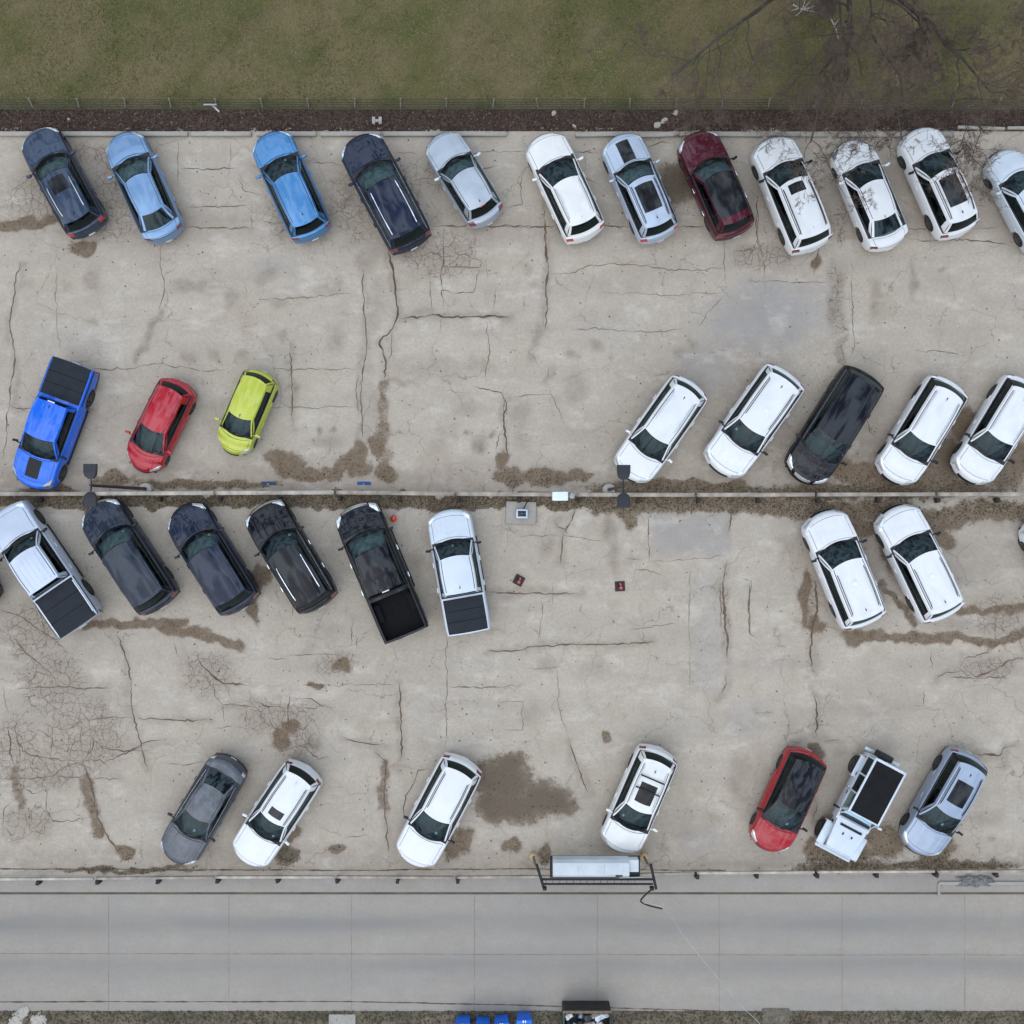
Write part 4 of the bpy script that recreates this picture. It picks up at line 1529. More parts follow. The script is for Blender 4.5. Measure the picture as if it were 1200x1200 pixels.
    for sg in (-1, 1):
        if o.get('moulding', True):
            patch(lambda a, cc: c.roof(a * sg, cc), .865, .905, .02, .93, 1, 12, .006, .004).build('roof_moulding', o.get('mouldcol', M_BLK), root)
    if o.get('ribs'):
        for k in range(o['ribs']):
            a = -.6 + 1.2 * k / (o['ribs'] - 1)
            patch(c.roof, a - .035, a + .035, .12, .92, 2, 8, .012, .004).build('roof_rib', roofcol, root)
    if o.get('rails'):
        rm, r0, r1, rr = o['rails']
        for sg in (-1, 1):
            pts_ = []
            for k in range(13):
                t = k / 12
                p = c.roof(.80 * sg, r0 + (r1 - r0) * t)
                pts_.append(p + Vector((0, 0, .055 * min(1, min(t, 1 - t) * 9))))
            one('roof_rail', rm, lambda m: m.tube(pts_, rr, 6), root)
    if o.get('crossbars'):
        for t in o['crossbars']:
            p0, p1 = c.roof(-.82, t), c.roof(.82, t)
            zc = max(p0.z, p1.z) + .10
            one('cross_bar', M_BLK, lambda m: m.box(((p0.x + p1.x) / 2, 0, zc), (.06, abs(p1.y - p0.y), .03)), root, bevel=.01)
    if o.get('sunroof'):
        a1, c0, c1 = o['sunroof']
        patch(c.roof, -a1, a1, c0, c1, 10, 8, .008, .006).build('sunroof', M_GLOSSBLK, root)
    if o.get('antenna', True):
        p = c.roof(o.get('ant_y', 0.0), o.get('ant_c', .86))
        am = MB()
        b0 = len(am.v)
        am.v += [(p.x + .09, p.y, p.z), (p.x - .08, p.y - .028, p.z), (p.x - .08, p.y + .028, p.z), (p.x - .07, p.y, p.z + .075)]
        am.f += [(0, 1, 3), (1, 2, 3), (2, 0, 3), (0, 2, 1)]
        am.m += [0] * 4
        am.build('antenna', o.get('antcol', M_BLK), root, smooth=False)
    if o.get('pad'):
        t, y = o['pad']
        pm = patch(c.roof, y - .15, y + .15, t, t + .075, 4, 4, .03, .01)
        pm.build('radio_pad', M_PLATE2, root)
    # mirrors
    mc = o.get('mirror', col)
    for sg in (-1, 1):
        u = c.wb + c.swb + .12
        zt = c.zs(u) + .09
        y = sg * (W / 2 + .115)

        def mir(m):
            m.box((L2 - u - .02, y, zt), (.10, .21, .15), rz=-sg * .15)
            m.box((L2 - u + .02, sg * (W / 2 - .02), zt - .04), (.05, .16, .05))
        one('mirror', mc, mir, root, bevel=.028)
    # ---------------- interior
    sm = o.get('seat', M_SEATD)
    zt = c.belt + .16
    ux = c.rf + .28
    for sg in (-1, 1):
        one('seat', sm, lambda m: seat_mesh(m, L2 - ux, sg * W * .20, W * .25, .56, zt), root, bevel=.04)
    if (c.tubs[0][1] - ux) > 1.0:
        ub = min(ux + .95, c.tubs[0][1] - .32)
        one('rear_bench', sm, lambda m: seat_mesh(m, L2 - ub, 0, W * .66, .56, zt - .06), root, bevel=.04)
    dz = c.zs(c.wb) - .10
    one('dashboard', o.get('dash', M_DASH), lambda m: (m.box((L2 - c.wb - .52, 0, dz - .05), (.62, W * .78, .20)), m.box((L2 - c.wb - .74, W * .19, dz + .02), (.22, .34, .12))), root, bevel=.05)

    def wheel_(m):
        cxx, cyy, czz = L2 - c.wb - .98, W * .19, dz - .02
        ps = [(cxx - .10 * math.sin(t), cyy + .19 * math.cos(t), czz + .16 * math.sin(t)) for t in np.linspace(0, 2 * math.pi, 15)]
        m.tube(ps, .016, 5, caps=False)
        m.box((cxx, cyy, czz), (.05, .34, .06))
    one('steering_wheel', M_BLK, wheel_, root)
    # ---------------- pickup bed
    if c.bed:
        if o.get('tonneau'):
            th = o.get('tonneau_half', .875)
            tc_ = patch(c.top, c.bed[0] - .03, c.bed[1] + (.04 if th < .9 else .09), -th, th, 8, 16, .026, .03).build('tonneau_cover', M_VINYL, root)
            for t in (.34, .67):
                uu = c.bed[0] + (c.bed[1] - c.bed[0]) * t
                patch(c.top, uu - .012, uu + .012, -min(th, .87), min(th, .87), 1, 10, .031, .004).build('seam', M_LINER, tc_)
        else:
            bl = c.bed[1] - c.bed[0]
            for sg in (-1, 1):
                one('wheel_house', M_LINER, lambda m: m.box((L2 - c.ur, sg * (W * .43 - .13), .90), (.78, .24, .24)), root, bevel=.05)
            for q in range(7):
                one('floor_rib', M_LINER, lambda m: m.box((L2 - (c.bed[0] + c.bed[1]) / 2, -.42 + .14 * q, .788), (bl * .96, .06, .02)), root, bevel=.006)
        if o.get('bedrails') and o.get('tonneau'):
            for sg in (-1, 1):
                patch(lambda u, a: c.top(u, a * sg), c.bed[0] + .10, c.bed[1] - .1, .86, .895, 10, 1, .04, .01).build('bed_rail', o['bedrails'], root)
        patch(c.top, L - .098, L - .012, -.90, .90, 2, 10, .008, .02).build('tailgate', o.get('gatecol', col), root)
        for sg in (-1, 1):
            pb2 = c.side((c.uf + c.ur) / 2, 1, sg)
            one('running_board', M_BLK, lambda m: m.box((pb2.x + .02, pb2.y - sg * .0, .40), (c.ur - c.uf - 2.1 * c.Ra, .17, .05)), root, bevel=.015)
    if o.get('brake_lamp'):
        p = c.rear_g(0, 1.0)
        one('brake_lamp', M_TAIL if o['brake_lamp'] != 'white' else M_PLATE, lambda m: m.box((p.x - .03, 0, p.z - .01), (.05, .30, .035)), root, bevel=.01)
    add_wheels(root, (L2 - c.uf, L2 - c.ur), W / 2 - .185, c.R, .235 if typ != 'sedan' else .21, o.get('rim'))
    return root


M_PLATE2 = simple('radio_pad_white', (0.70, 0.72, 0.72), 0.4, var=0.05)
WHITE = paint('white_paint', (0.68, 0.68, 0.685), 0, .35, .10)
WHITE2 = paint('pearl_white_paint', (0.70, 0.69, 0.67), 0, .35, .14)
SILVERW = paint('silver_white_paint', (0.55, 0.60, 0.66), .25, .35, .12)
SLATE = paint('slate_blue_paint', (0.024, 0.040, 0.075), .45, .28, .04, .8)
LTBLUE = paint('light_blue_paint', (0.155, 0.27, 0.44), .5, .28, .08)
BLUE = paint('mid_blue_paint', (0.05, 0.195, 0.42), .5, .28, .08)
NAVY = paint('navy_paint', (0.008, 0.014, 0.034), .1, .35, .02, .7)
SILVER = paint('silver_paint', (0.36, 0.40, 0.45), .45, .35, .10)
ICE = paint('ice_blue_paint', (0.40, 0.46, 0.56), .3, .35, .10)
MAROON = paint('maroon_paint', (0.075, 0.006, 0.016), .4, .28, .03, .7)
RBLUE = paint('royal_blue_paint', (0.004, 0.115, 0.62), .1, .35, .04)
RED = paint('cherry_red_paint', (0.36, 0.006, 0.018), .15, .3, .03)
LIME = paint('lime_paint', (0.42, 0.46, 0.05), .15, .35, .06)
BLACK = paint('black_paint', (0.003, 0.004, 0.008), 0, .35, .01, .7)
DKGREY = paint('dark_graphite_paint', (0.010, 0.017, 0.032), .2, .35, .03, .7)
STEEL = paint('steel_grey_paint', (0.050, 0.060, 0.078), .4, .35, .10)
PKSILV = paint('pale_silver_paint', (0.46, 0.51, 0.60), .3, .35, .10)
RED2 = paint('bright_red_paint', (0.33, 0.004, 0.012), 0, .35, .05)
SKYSUV = paint('sky_grey_paint', (0.29, 0.345, 0.44), .35, .35, .10)
MINT = paint('white_blue_paint', (0.54, 0.59, 0.65), .1, .35, .10)

SR = 'parked along the kerb beams below the lawn'
GA, GB, GC, GD = ('cars parked along the kerb beams', 'cars parked above the middle guard rail', 'cars parked below the middle guard rail', 'cars parked along the lower guard rail')
rail = lambda m, a=.10, b=.88, r=.022: (m, a, b, r)
# top row
build_car('parked_suv', 'dark slate blue SUV with glass sunroof, leftmost below the lawn', 'suv', 'suv', -18.64, 13.72, 118.5, 4.78, (1.36, 2.28, 4.42, 4.66), 1.84, SLATE,
          group=GA, sunroof=(.55, .10, .42), rails=rail(M_SILVER, .2, .85), nose_chrome=(-.75, .75), tail=M_TAIL, clad=True, dash=M_DASHG)
build_car('parked_sedan', 'light blue metallic sedan second from left below the lawn', 'sedan', 'sedan', -15.31, 13.54, 114.5, 4.86, (1.26, 2.2, 3.87, 4.46), 1.83, LTBLUE,
          group=GA, seat=M_SEATG, dash=M_DASHG, antenna=False)
build_car('parked_hatchback', 'bright medium blue crossover with plain blue roof below the lawn', 'hatchback', 'suv', -9.18, 13.55, 114.5, 4.74, (1.26, 2.18, 4.33, 4.60), 1.86, BLUE,
          group=GA, geo=dict(H=1.62, yt=.63), clad=False, seat=M_SEATG, ant_c=.80, permit=(-.35, .2))
build_car('parked_suv', 'large navy SUV with bright silver roof rails beside the small silver hatchback', 'suv', 'big', -5.28, 13.26, 117.8, 5.12, (1.38, 2.42, 4.74, 5.02), 1.98, NAVY,
          group=GA, rails=rail(M_CHROME, .06, .93, .03), chrome_trim=True, clad=False, seat=M_SEATG, dash=M_DASHG, dome=.03)
build_car('parked_hatchback', 'small silver hatchback with dark rear window below the lawn', 'hatchback', 'hatch', -2.03, 13.86, 121.1, 4.24, (1.28, 2.08, 3.68, 3.98), 1.77, SILVER,
          group=GA, geo=dict(H=1.56, yt=.66), seat=M_SEATG, dash=M_DASHG, mirror=SILVERW, brake_lamp=1, tail_len=.22)
build_car('parked_suv', 'plain white SUV with pink-red tail lamps, first white car in the top row', 'suv', 'suv', 2.16, 13.49, 114.6, 4.68, (1.28, 2.28, 4.20, 4.50), 1.86, WHITE2,
          group=GA, rails=rail(M_SILVER, .08, .86, .02), tail=M_TAIL, clad=False, antcol=WHITE2)
build_car('parked_suv', 'ice blue SUV with a black hood panel and panoramic roof', 'suv', 'suv', 5.27, 13.47, 113.0, 4.66, (1.35, 2.2, 4.24, 4.52), 1.84, ICE,
          group=GA, hood_stripe=.30, sunroof=(.62, .12, .70), rails=rail(M_BLK, .06, .90, .018), tail=M_TAIL, seat=M_SEATG, dash=M_DASHG, ant_c=.84)
build_car('parked_suv', 'maroon SUV with black glass roof and maroon rear spoiler', 'suv', 'suv', 8.42, 13.60, 113.2, 4.60, (1.32, 2.12, 4.22, 4.46), 1.86, MAROON,
          group=GA, roofcol=M_GLOSSBLK, rear_cap=.86, handle=M_CHROME, mirror=BLACK, seat=M_SEATT, dash=M_DASHG, moulding=False, antenna=False)
build_car('parked_suv', 'white SUV with a small dark sunroof under the bare twigs', 'suv', 'big', 11.55, 13.17, 112.1, 4.92, (1.2, 2.08, 4.52, 4.77), 1.93, WHITE,
          group=GA, sunroof=(.48, .07, .24), rails=rail(M_BLK, .08, .93, .022), mirror=BLACK, clad=False, antcol=WHITE, geo=dict(s0=.34))
build_car('parked_sedan', 'white sedan with large rear window under the bare tree', 'sedan', 'sedan', 14.80, 13.19, 112.0, 4.78, (1.16, 2.04, 3.66, 4.32), 1.83, WHITE,
          group=GA, geo=dict(yt=.63), ant_c=.93, antcol=SILVER, head=M_HEADD, clear_rear=True)
build_car('parked_suv', 'white SUV with long panoramic roof next to the cut-off white sedan', 'suv', 'suv', 17.66, 13.68, 113.7, 4.74, (1.24, 2.14, 4.30, 4.60), 1.87, WHITE,
          group=GA, sunroof=(.60, .12, .70), rails=rail(M_BLK, .08, .92, .018), mirror=BLACK, clad=False, ant_c=.84)
build_car('parked_sedan', 'white sedan cut off by the right edge of the top row', 'sedan', 'sedan', 21.27, 12.95, 117.6, 4.56, (1.12, 1.9, 3.5, 4.1), 1.80, SILVERW,
          group=GA)
# second row
build_car('pickup_truck', 'royal blue pickup truck with black bed cover and black hood scoop', 'pickup', 'pickup', -18.97, 3.58, -110.4, 5.42, (1.30, 2.06, 3.62, 3.74), 1.90, RBLUE,
          group=GB, tonneau=True, tonneau_half=.985, hood_stripe=.30, mirror=M_BLK, brake_lamp='white', ant_c=.86, trim=M_BLK, gatecol=M_BLK, moulding=False, clad=True, geo=dict(wf=.88, s0=.30), head=M_HEADD, ribs=5)
build_car('parked_hatchback', 'small cherry red hatchback beside the royal blue pickup', 'hatchback', 'hatch', -14.61, 3.58, -115.9, 4.08, (.82, 1.78, 3.62, 3.90), 1.70, RED,
          group=GB, ant_c=.88, mirror=RED, seat=M_SEATG, antcol=RED, clear_rear=True)
build_car('parked_hatchback', 'lime green small hatchback, the only yellow-green car', 'hatchback', 'hatch', -11.02, 4.13, -112.9, 3.64, (.75, 1.50, 3.26, 3.50), 1.60, LIME,
          group=GB, geo=dict(H=1.52, s0=.36, yt=.66, swb=.22), ant_c=.05, tail=M_TAILD, mouldcol=LIME)
build_car('parked_suv', 'white SUV with grey roof rails under the lamp heads above the middle rail', 'suv', 'suv', 6.13, 3.40, -125.1, 4.77, (1.13, 1.88, 4.24, 4.58), 1.88, WHITE,
          group=GB, rails=rail(M_SILVER, .22, .88, .028), clad=False, ant_c=.84)
EXP = dict(rails=rail(M_BLK, .14, .90, .016), mirror=BLACK, pad=(.36, .08), clad=False, ant_c=.86)
build_car('parked_suv', 'white SUV with a pale square roof pad next to the black minivan', 'suv', 'big', 9.98, 3.73, -125.3, 4.98, (1.25, 2.0, 4.45, 4.78), 2.0, WHITE,
          group=GB, permit=(-.62, .5), **EXP)
build_car('minivan', 'long black minivan with chrome window line between white SUVs', 'minivan', 'van', 13.32, 3.54, -121.8, 5.18, (1.0, 1.93, 4.66, 5.02), 2.0, BLACK,
          group=GB, chrome_trim=True, mirror=BLACK, antcol=BLACK, nose_chrome=(-.4, .4))
BLZ = dict(rails=rail(M_SILVER, .05, .92, .016), wrap=True, mirror=BLACK, clad=False, ant_c=.84, rear_half=.90)
build_car('parked_suv', 'white SUV with wraparound rear glass, left one of the matching pair', 'suv', 'suv', 16.95, 3.36, -121.1, 4.76, (1.10, 1.84, 4.15, 4.55), 1.92, WHITE, group=GB, **BLZ)
build_car('parked_suv', 'white SUV with wraparound rear glass, cut off by the right edge', 'suv', 'suv', 20.10, 3.38, -121.0, 4.76, (1.10, 1.84, 4.13, 4.54), 1.92, WHITE, group=GB, **BLZ)
# third row
build_car('parked_suv', 'dark car whose red tail corner just enters the left edge', 'suv', 'suv', -23.12, -2.03, 123.0, 4.68, (1.28, 2.2, 4.25, 4.52), 1.85, DKGREY, group=GC, tail=M_TAIL)
build_car('pickup_truck', 'pale silver pickup truck with black bed cover and white bed rails', 'pickup', 'pickup', -19.42, -2.31, 124.3, 5.82, (1.43, 2.12, 3.76, 3.84), 2.02, PKSILV,
          group=GC, tonneau=True, tonneau_half=.965, bedrails=M_PLATE, mirror=M_BLK, ribs=5, dome=.03, gatecol=M_BLK, antenna=False, geo=dict(s0=.18, wf=.95), permit=(-.7, .35))
build_car('minivan', 'dark slate minivan with chrome nose under the left lamp pole', 'minivan', 'van', -15.93, -1.79, 123.5, 5.12, (1.30, 2.14, 4.66, 4.94), 1.96, DKGREY,
          group=GC, nose_chrome=(-.8, .8), mirror=BLACK, seat=M_SEATG, dash=M_DASHG, permit=(-.72, .3), antenna=False)
build_car('parked_suv', 'dark graphite crossover with creased hood between the two other dark cars', 'suv', 'van', -12.46, -1.89, 122.1, 4.92, (1.30, 2.12, 4.40, 4.72), 1.94, NAVY,
          group=GC, dome=.035, mirror=BLACK, seat=M_SEATG, dash=M_DASHG, permit=(-.7, .25), antenna=False, hood_half=.84)
build_car('parked_suv', 'black boxy SUV with silver roof rails and squared hood panel', 'suv', 'big', -9.18, -1.83, 121.0, 4.88, (1.32, 2.06, 4.48, 4.72), 1.92, BLACK,
          group=GC, rails=rail(M_CHROME, .22, .88, .026), chrome_trim=True, mirror=BLACK, nose_chrome=(-.85, .85), dome=.045, handle=M_CHROME, permit=(-.7, .35), clad=False, geo=dict(s0=.24, wf=.93, yt=.72), antenna=False)
build_car('pickup_truck', 'black pickup truck with an open empty bed', 'pickup', 'pickup', -5.44, -2.42, 112.6, 5.80, (1.13, 1.98, 3.72, 3.86), 2.0, BLACK,
          group=GC, mirror=M_BLK, nose_chrome=(-.6, .6), handle=M_CHROME, dome=.05, ribs=6, seat=M_SEATG, dash=M_DASHG, brake_lamp='white', antenna=False, geo=dict(s0=.27))
build_car('pickup_truck', 'small pale white pickup truck with black bed cover beside the red ball', 'pickup', 'pickup', -2.22, -2.45, 100.0, 5.16, (1.21, 1.90, 3.45, 3.56), 1.88, MINT,
          group=GC, tonneau=True, mirror=M_BLK, handle=M_SILVER, permit=(.02, .35), ant_c=.82, geo=dict(H=1.74, belt=1.12, hf=1.0, hr=1.14, rear=1.15, R=.36, cl=.24, s0=.28))
build_car('parked_suv', 'white SUV with a pale roof pad, left of two below the right rail', 'suv', 'big', 13.72, -2.36, 111.6, 5.0, (1.29, 2.1, 4.53, 4.82), 2.0, WHITE, group=GC, seat=M_SEATG, **EXP)
build_car('parked_suv', 'white SUV with a pale roof pad, right of two below the right rail', 'suv', 'big', 16.84, -2.11, 115.3, 5.0, (1.27, 2.06, 4.5, 4.81), 2.0, WHITE, group=GC, seat=M_SEATG, **EXP)
build_car('parked_suv', 'white car whose front corner just enters the right edge', 'suv', 'suv', 22.75, -2.37, 114.0, 4.72, (1.12, 1.86, 4.05, 4.5), 1.88, WHITE, group=GC)
# bottom row
build_car('parked_sedan', 'steel grey sedan with chrome window line at the lower left', 'sedan', 'sedan', -12.86, -12.42, -120.8, 4.92, (1.36, 2.33, 3.80, 4.40), 1.83, STEEL,
          group=GD, chrome_trim=True, clear_rear=True, permit=(.25, .4), antenna=False, geo=dict(yt=.66, s0=.36), mirror=DKGREY, tail=M_HEAD, tail_span=(.78, .97), bumper=BLACK)
build_car('parked_suv', 'white SUV with small black sunroof beside the steel grey sedan', 'suv', 'suv', -9.80, -12.57, -123.5, 4.70, (1.40, 2.34, 4.46, 4.66), 1.86, WHITE,
          group=GD, sunroof=(.48, .10, .26), rails=rail(M_BLK, .02, .90, .016), tail=M_TAILD, permit=(.55, .28), clad=False, antcol=WHITE)
build_car('parked_suv', 'white SUV with plain white roof beside the large damp stain', 'suv', 'suv', -3.08, -12.44, -117.6, 4.88, (1.35, 2.36, 4.52, 4.75), 1.92, WHITE,
          group=GD, rails=rail(M_BLK, .10, .88, .016), mirror=BLACK, permit=(.40, .38), clad=False, float=False, antenna=False)
build_car('parked_suv', 'small white SUV with black sunroof and dark cross bars by the sign frame', 'suv', 'suv', 5.23, -11.95, -113.3, 4.60, (1.13, 2.06, 4.20, 4.45), 1.85, WHITE2,
          group=GD, sunroof=(.55, .16, .56), crossbars=(.42, .68), rails=rail(M_SILVER, .05, .90, .02), permit=(-.62, .4), clad=False, ant_c=.80)
build_car('parked_hatchback', 'bright red hatchback with a black floating roof', 'hatchback', 'suv', 11.41, -11.97, -114.4, 4.46, (1.10, 2.1, 4.10, 4.34), 1.82, RED2,
          group=GD, float=True, roofcol=BLACK, spoilcol=BLACK, mirror=M_BLK, permit=(.3, .25), geo=dict(H=1.55, s0=.38), antcol=BLACK)
build_car('parked_suv', 'sky grey SUV with dark panoramic sunroof, last in the bottom row', 'suv', 'suv', 17.86, -12.08, -119.5, 4.68, (1.23, 2.06, 4.26, 4.54), 1.87, SKYSUV,
          group=GD, sunroof=(.58, .22, .68), rails=rail(M_BLK, .08, .90, .018), mirror=BLACK, wrap=True, permit=(.15, .4), chrome_trim=True, ant_c=.83)


def build_jeep():
    root = empty('off_road_vehicle', (14.36, -12.16, 0), math.radians(-117.9))
    tag(root, 'white boxy off-roader with black soft top and rear spare wheel', 'off-roader', GD)
    L, W = 4.52, 1.88
    L2 = L / 2
    B = lambda nm, mt, fn, par=root, bv=.02: one(nm, mt, fn, par, bevel=bv)
    # tub
    bw = 1.52
    B('body', MINT, lambda m: m.box((-.62, 0, .86), (2.94, bw, .62)), bv=.05)
    m = MB()
    rows = []
    for x, hw, z in ((L2 - .22, .54, 1.07), (L2 - .26, .56, 1.12), (L2 - .7, .61, 1.16), (L2 - 1.56, .70, 1.20)):
        rows.append([Vector((x, a * hw, z + .035 * (1 - a * a))) for a in np.linspace(-1, 1, 11)])
    m.quad_grid(rows)
    for sg in (-1, 1):
        m.quad_grid([[Vector((r[0].x, sg * abs(r[0].y), r[0].z)) for r in rows], [Vector((r[0].x, sg * abs(r[0].y), .62)) for r in rows]])
    hood = m.build('hood', MINT, root)
    B('hood_vent', M_BLK, lambda m: m.box((L2 - 1.30, 0, 1.238), (.10, .98, .02)), hood, .005)
    for y in (-.2, .2):
        B('hood_latch', M_BLK, lambda m: m.box((L2 - .98, y, 1.222), (.10, .06, .03)), hood, .008)
    B('grille', MINT, lambda m: m.box((L2 - .20, 0, .88), (.07, 1.14, .48)), bv=.03)
    gr = [o for o in root.children if o.name.startswith('grille')][0]
    for k in range(7):
        B('slot', M_BLK, lambda m: m.box((L2 - .158, -.36 + .12 * k, .92), (.02, .055, .26)), gr, .005)
    for sg in (-1, 1):
        one('headlight', M_HEAD, lambda m: m.lathe([(.0, .02), (.075, .018), (.09, 0), (.09, -.05)], (L2 - .16, sg * .50, .98), 'X', 14), root)
    B('front_bumper', MINT, lambda m: (m.box((L2 - .04, 0, .60), (.16, 1.62, .17)), m.box((L2 - .12, 0, .74), (.10, 1.5, .04))), bv=.03)
    B('bumper_gap', M_BLK, lambda m: m.box((L2 - .135, 0, .66), (.05, 1.64, .10)), bv=.008)
    for sg in (-1, 1):
        def fend(m):
            m.box((L2 - .66, sg * .77, .93), (.92, .34, .06))
            m.box((L2 - .20, sg * .77, .85), (.10, .32, .16))
            m.box((L2 - 1.14, sg * .80, .80), (.07, .26, .28))
        B('front_fender', MINT, fend, bv=.025)

        def rfend(m):
            m.box((-L2 + .82, sg * .84, .93), (.94, .20, .06))
            m.box((-L2 + .36, sg * .84, .82), (.06, .18, .22))
            m.box((-L2 + 1.27, sg * .84, .82), (.06, .18, .22))
        B('rear_fender', MINT, rfend, bv=.02)
        for x0, x1 in ((.42, -.46), (-.50, -1.30)):
            d = B('door', MINT, lambda m: m.box(((x0 + x1) / 2, sg * .772, .86), (x0 - x1, .03, .56)), bv=.01)
            B('handle', M_BLK, lambda m: m.box((x1 + .15, sg * .80, 1.04), (.16, .03, .04)), d, .008)
            B('hinge', M_CHROME, lambda m: m.box((x0 - .04, sg * .80, .95), (.12, .03, .05)), d, .005)
        for x0, x1 in ((.36, -.44), (-.52, -1.22), (-1.30, -2.0)):
            q = MB()
            q.quad_grid([[Vector((x0 - (.06 if x0 > .3 else 0), sg * .745, 1.20)), Vector((x1, sg * .745, 1.20))], [Vector((x0 - (.20 if x0 > .3 else .0), sg * .665, 1.74)), Vector((x1, sg * .665, 1.74))]])
            q.build('side_window', M_SG, root)
        for x in (.38, -.48, -1.26, -2.04):
            q = MB()
            q.tube([(x, sg * .748, 1.17), (x - (.16 if x > .3 else 0), sg * .668, 1.78)], .04, 6)
            q.build('pillar', MINT, root)
        one('mirror', M_BLK if sg < 0 else MINT, lambda m: (m.box((.40, sg * 1.0, 1.24), (.10, .20, .18)), m.box((.42, sg * .87, 1.18), (.05, .16, .05))), root, bevel=.025)
        B('taillight', M_TAIL, lambda m: m.box((-L2 + .33, sg * .72, .98), (.07, .13, .24)), bv=.02)
    # windscreen frame, almost upright
    q = MB()
    for p0, p1 in (((.56, -.70, 1.20), (.26, -.64, 1.76)), ((.56, .70, 1.20), (.26, .64, 1.76)), ((.26, -.66, 1.77), (.26, .66, 1.77))):
        q.tube([p0, p1], .035, 6)
    q.build('windscreen_frame', MINT, root)
    q = MB()
    q.quad_grid([[Vector((.57, -.68, 1.22)), Vector((.57, .68, 1.22))], [Vector((.28, -.62, 1.75)), Vector((.28, .62, 1.75))]])
    wsj = q.build('windscreen', M_WS, root)
    for y in (-.3, .25):
        one('wiper', M_BLK, lambda m: m.tube([(.54, y - .05, 1.235), (.48, y + .28, 1.30)], .012, 4), root)
    # roof: pale frame round a black fabric panel
    def frame(m):
        m.box((-.92, -.66, 1.80), (2.46, .09, .09))
        m.box((-.92, .66, 1.80), (2.46, .09, .09))
        m.box((.265, 0, 1.80), (.08, 1.23, .085))
        m.box((-2.10, 0, 1.80), (.12, 1.23, .085))
    B('roof_frame', MINT, frame, bv=.025)
    q = MB()
    q.quad_grid([[Vector((x, y, 1.835 + .02 * (1 - (y / .62) ** 2) + .006 * math.sin(x * 9))) for y in np.linspace(-.62, .62, 9)] for x in np.linspace(.225, -2.04, 16)])
    q.build('soft_top', M_VINYL2, root)
    q = MB()
    q.quad_grid([[Vector((-2.10, -.66, 1.20)), Vector((-2.10, .66, 1.20))], [Vector((-2.08, -.62, 1.74)), Vector((-2.08, .62, 1.74))]])
    q.build('rear_window', M_RG, root)
    B('tailgate', MINT, lambda m: m.box((-2.11, 0, .90), (.05, 1.40, .56)), bv=.015)
    B('rear_bumper', MINT, lambda m: m.box((-L2 + .02, 0, .56), (.14, 1.60, .16)), bv=.03)
    # spare wheel
    tm, rm = wheel_meshes(.39, .25, M_RIM)
    t = bpy.data.objects.new('spare_wheel', tm)
    COL.objects.link(t)
    t.parent = root
    t.location = (-2.30, -.12, 1.02)
    t.rotation_euler = (0, 0, math.radians(90))
    r = bpy.data.objects.new('rim', rm)
    COL.objects.link(r)
    r.parent = t
    B('spare_carrier', M_BLK, lambda m: m.box((-2.17, -.12, 1.02), (.10, .30, .30)), bv=.02)
    # interior
    one('underbody', M_UNDER, lambda m: m.box((0, 0, .48), (3.9, 1.1, .20)), root, smooth=False)
    B('dashboard', M_DASH, lambda m: m.box((.24, 0, 1.06), (.42, 1.36, .20)), bv=.04)
    B('cowl', M_BLK, lambda m: m.box((.53, 0, 1.10), (.24, 1.36, .22)), bv=.02)
    for sg in (-1, 1):
        B('fender_gap', M_BLK, lambda m: m.box((L2 - .75, sg * .62, .80), (1.1, .10, .22)), bv=.01)  # black strip added to darken the gap between hood and fender
    for sg in (-1, 1):
        B('seat', M_SEATD, lambda m: seat_mesh(m, -.42, sg * .36, .48, .80, 1.40), bv=.04)
    B('rear_bench', M_SEATD, lambda m: seat_mesh(m, -1.3, 0, 1.2, .80, 1.36), bv=.04)
    one('steering_wheel', M_BLK, lambda m: m.tube([(-.10 - .08 * math.sin(t), .36 + .18 * math.cos(t), 1.16 + .15 * math.sin(t)) for t in np.linspace(0, 2 * math.pi, 15)], .016, 5, caps=False), root)
    add_wheels(root, (L2 - .66, -L2 + .84), .77, .39, .25)
    return root


M_VINYL2 = simple('soft_top_fabric', (0.010, 0.010, 0.011), 0.9, var=0.2, scale=3, bump=0.25, bscale=90, spec=0.2)
build_jeep()
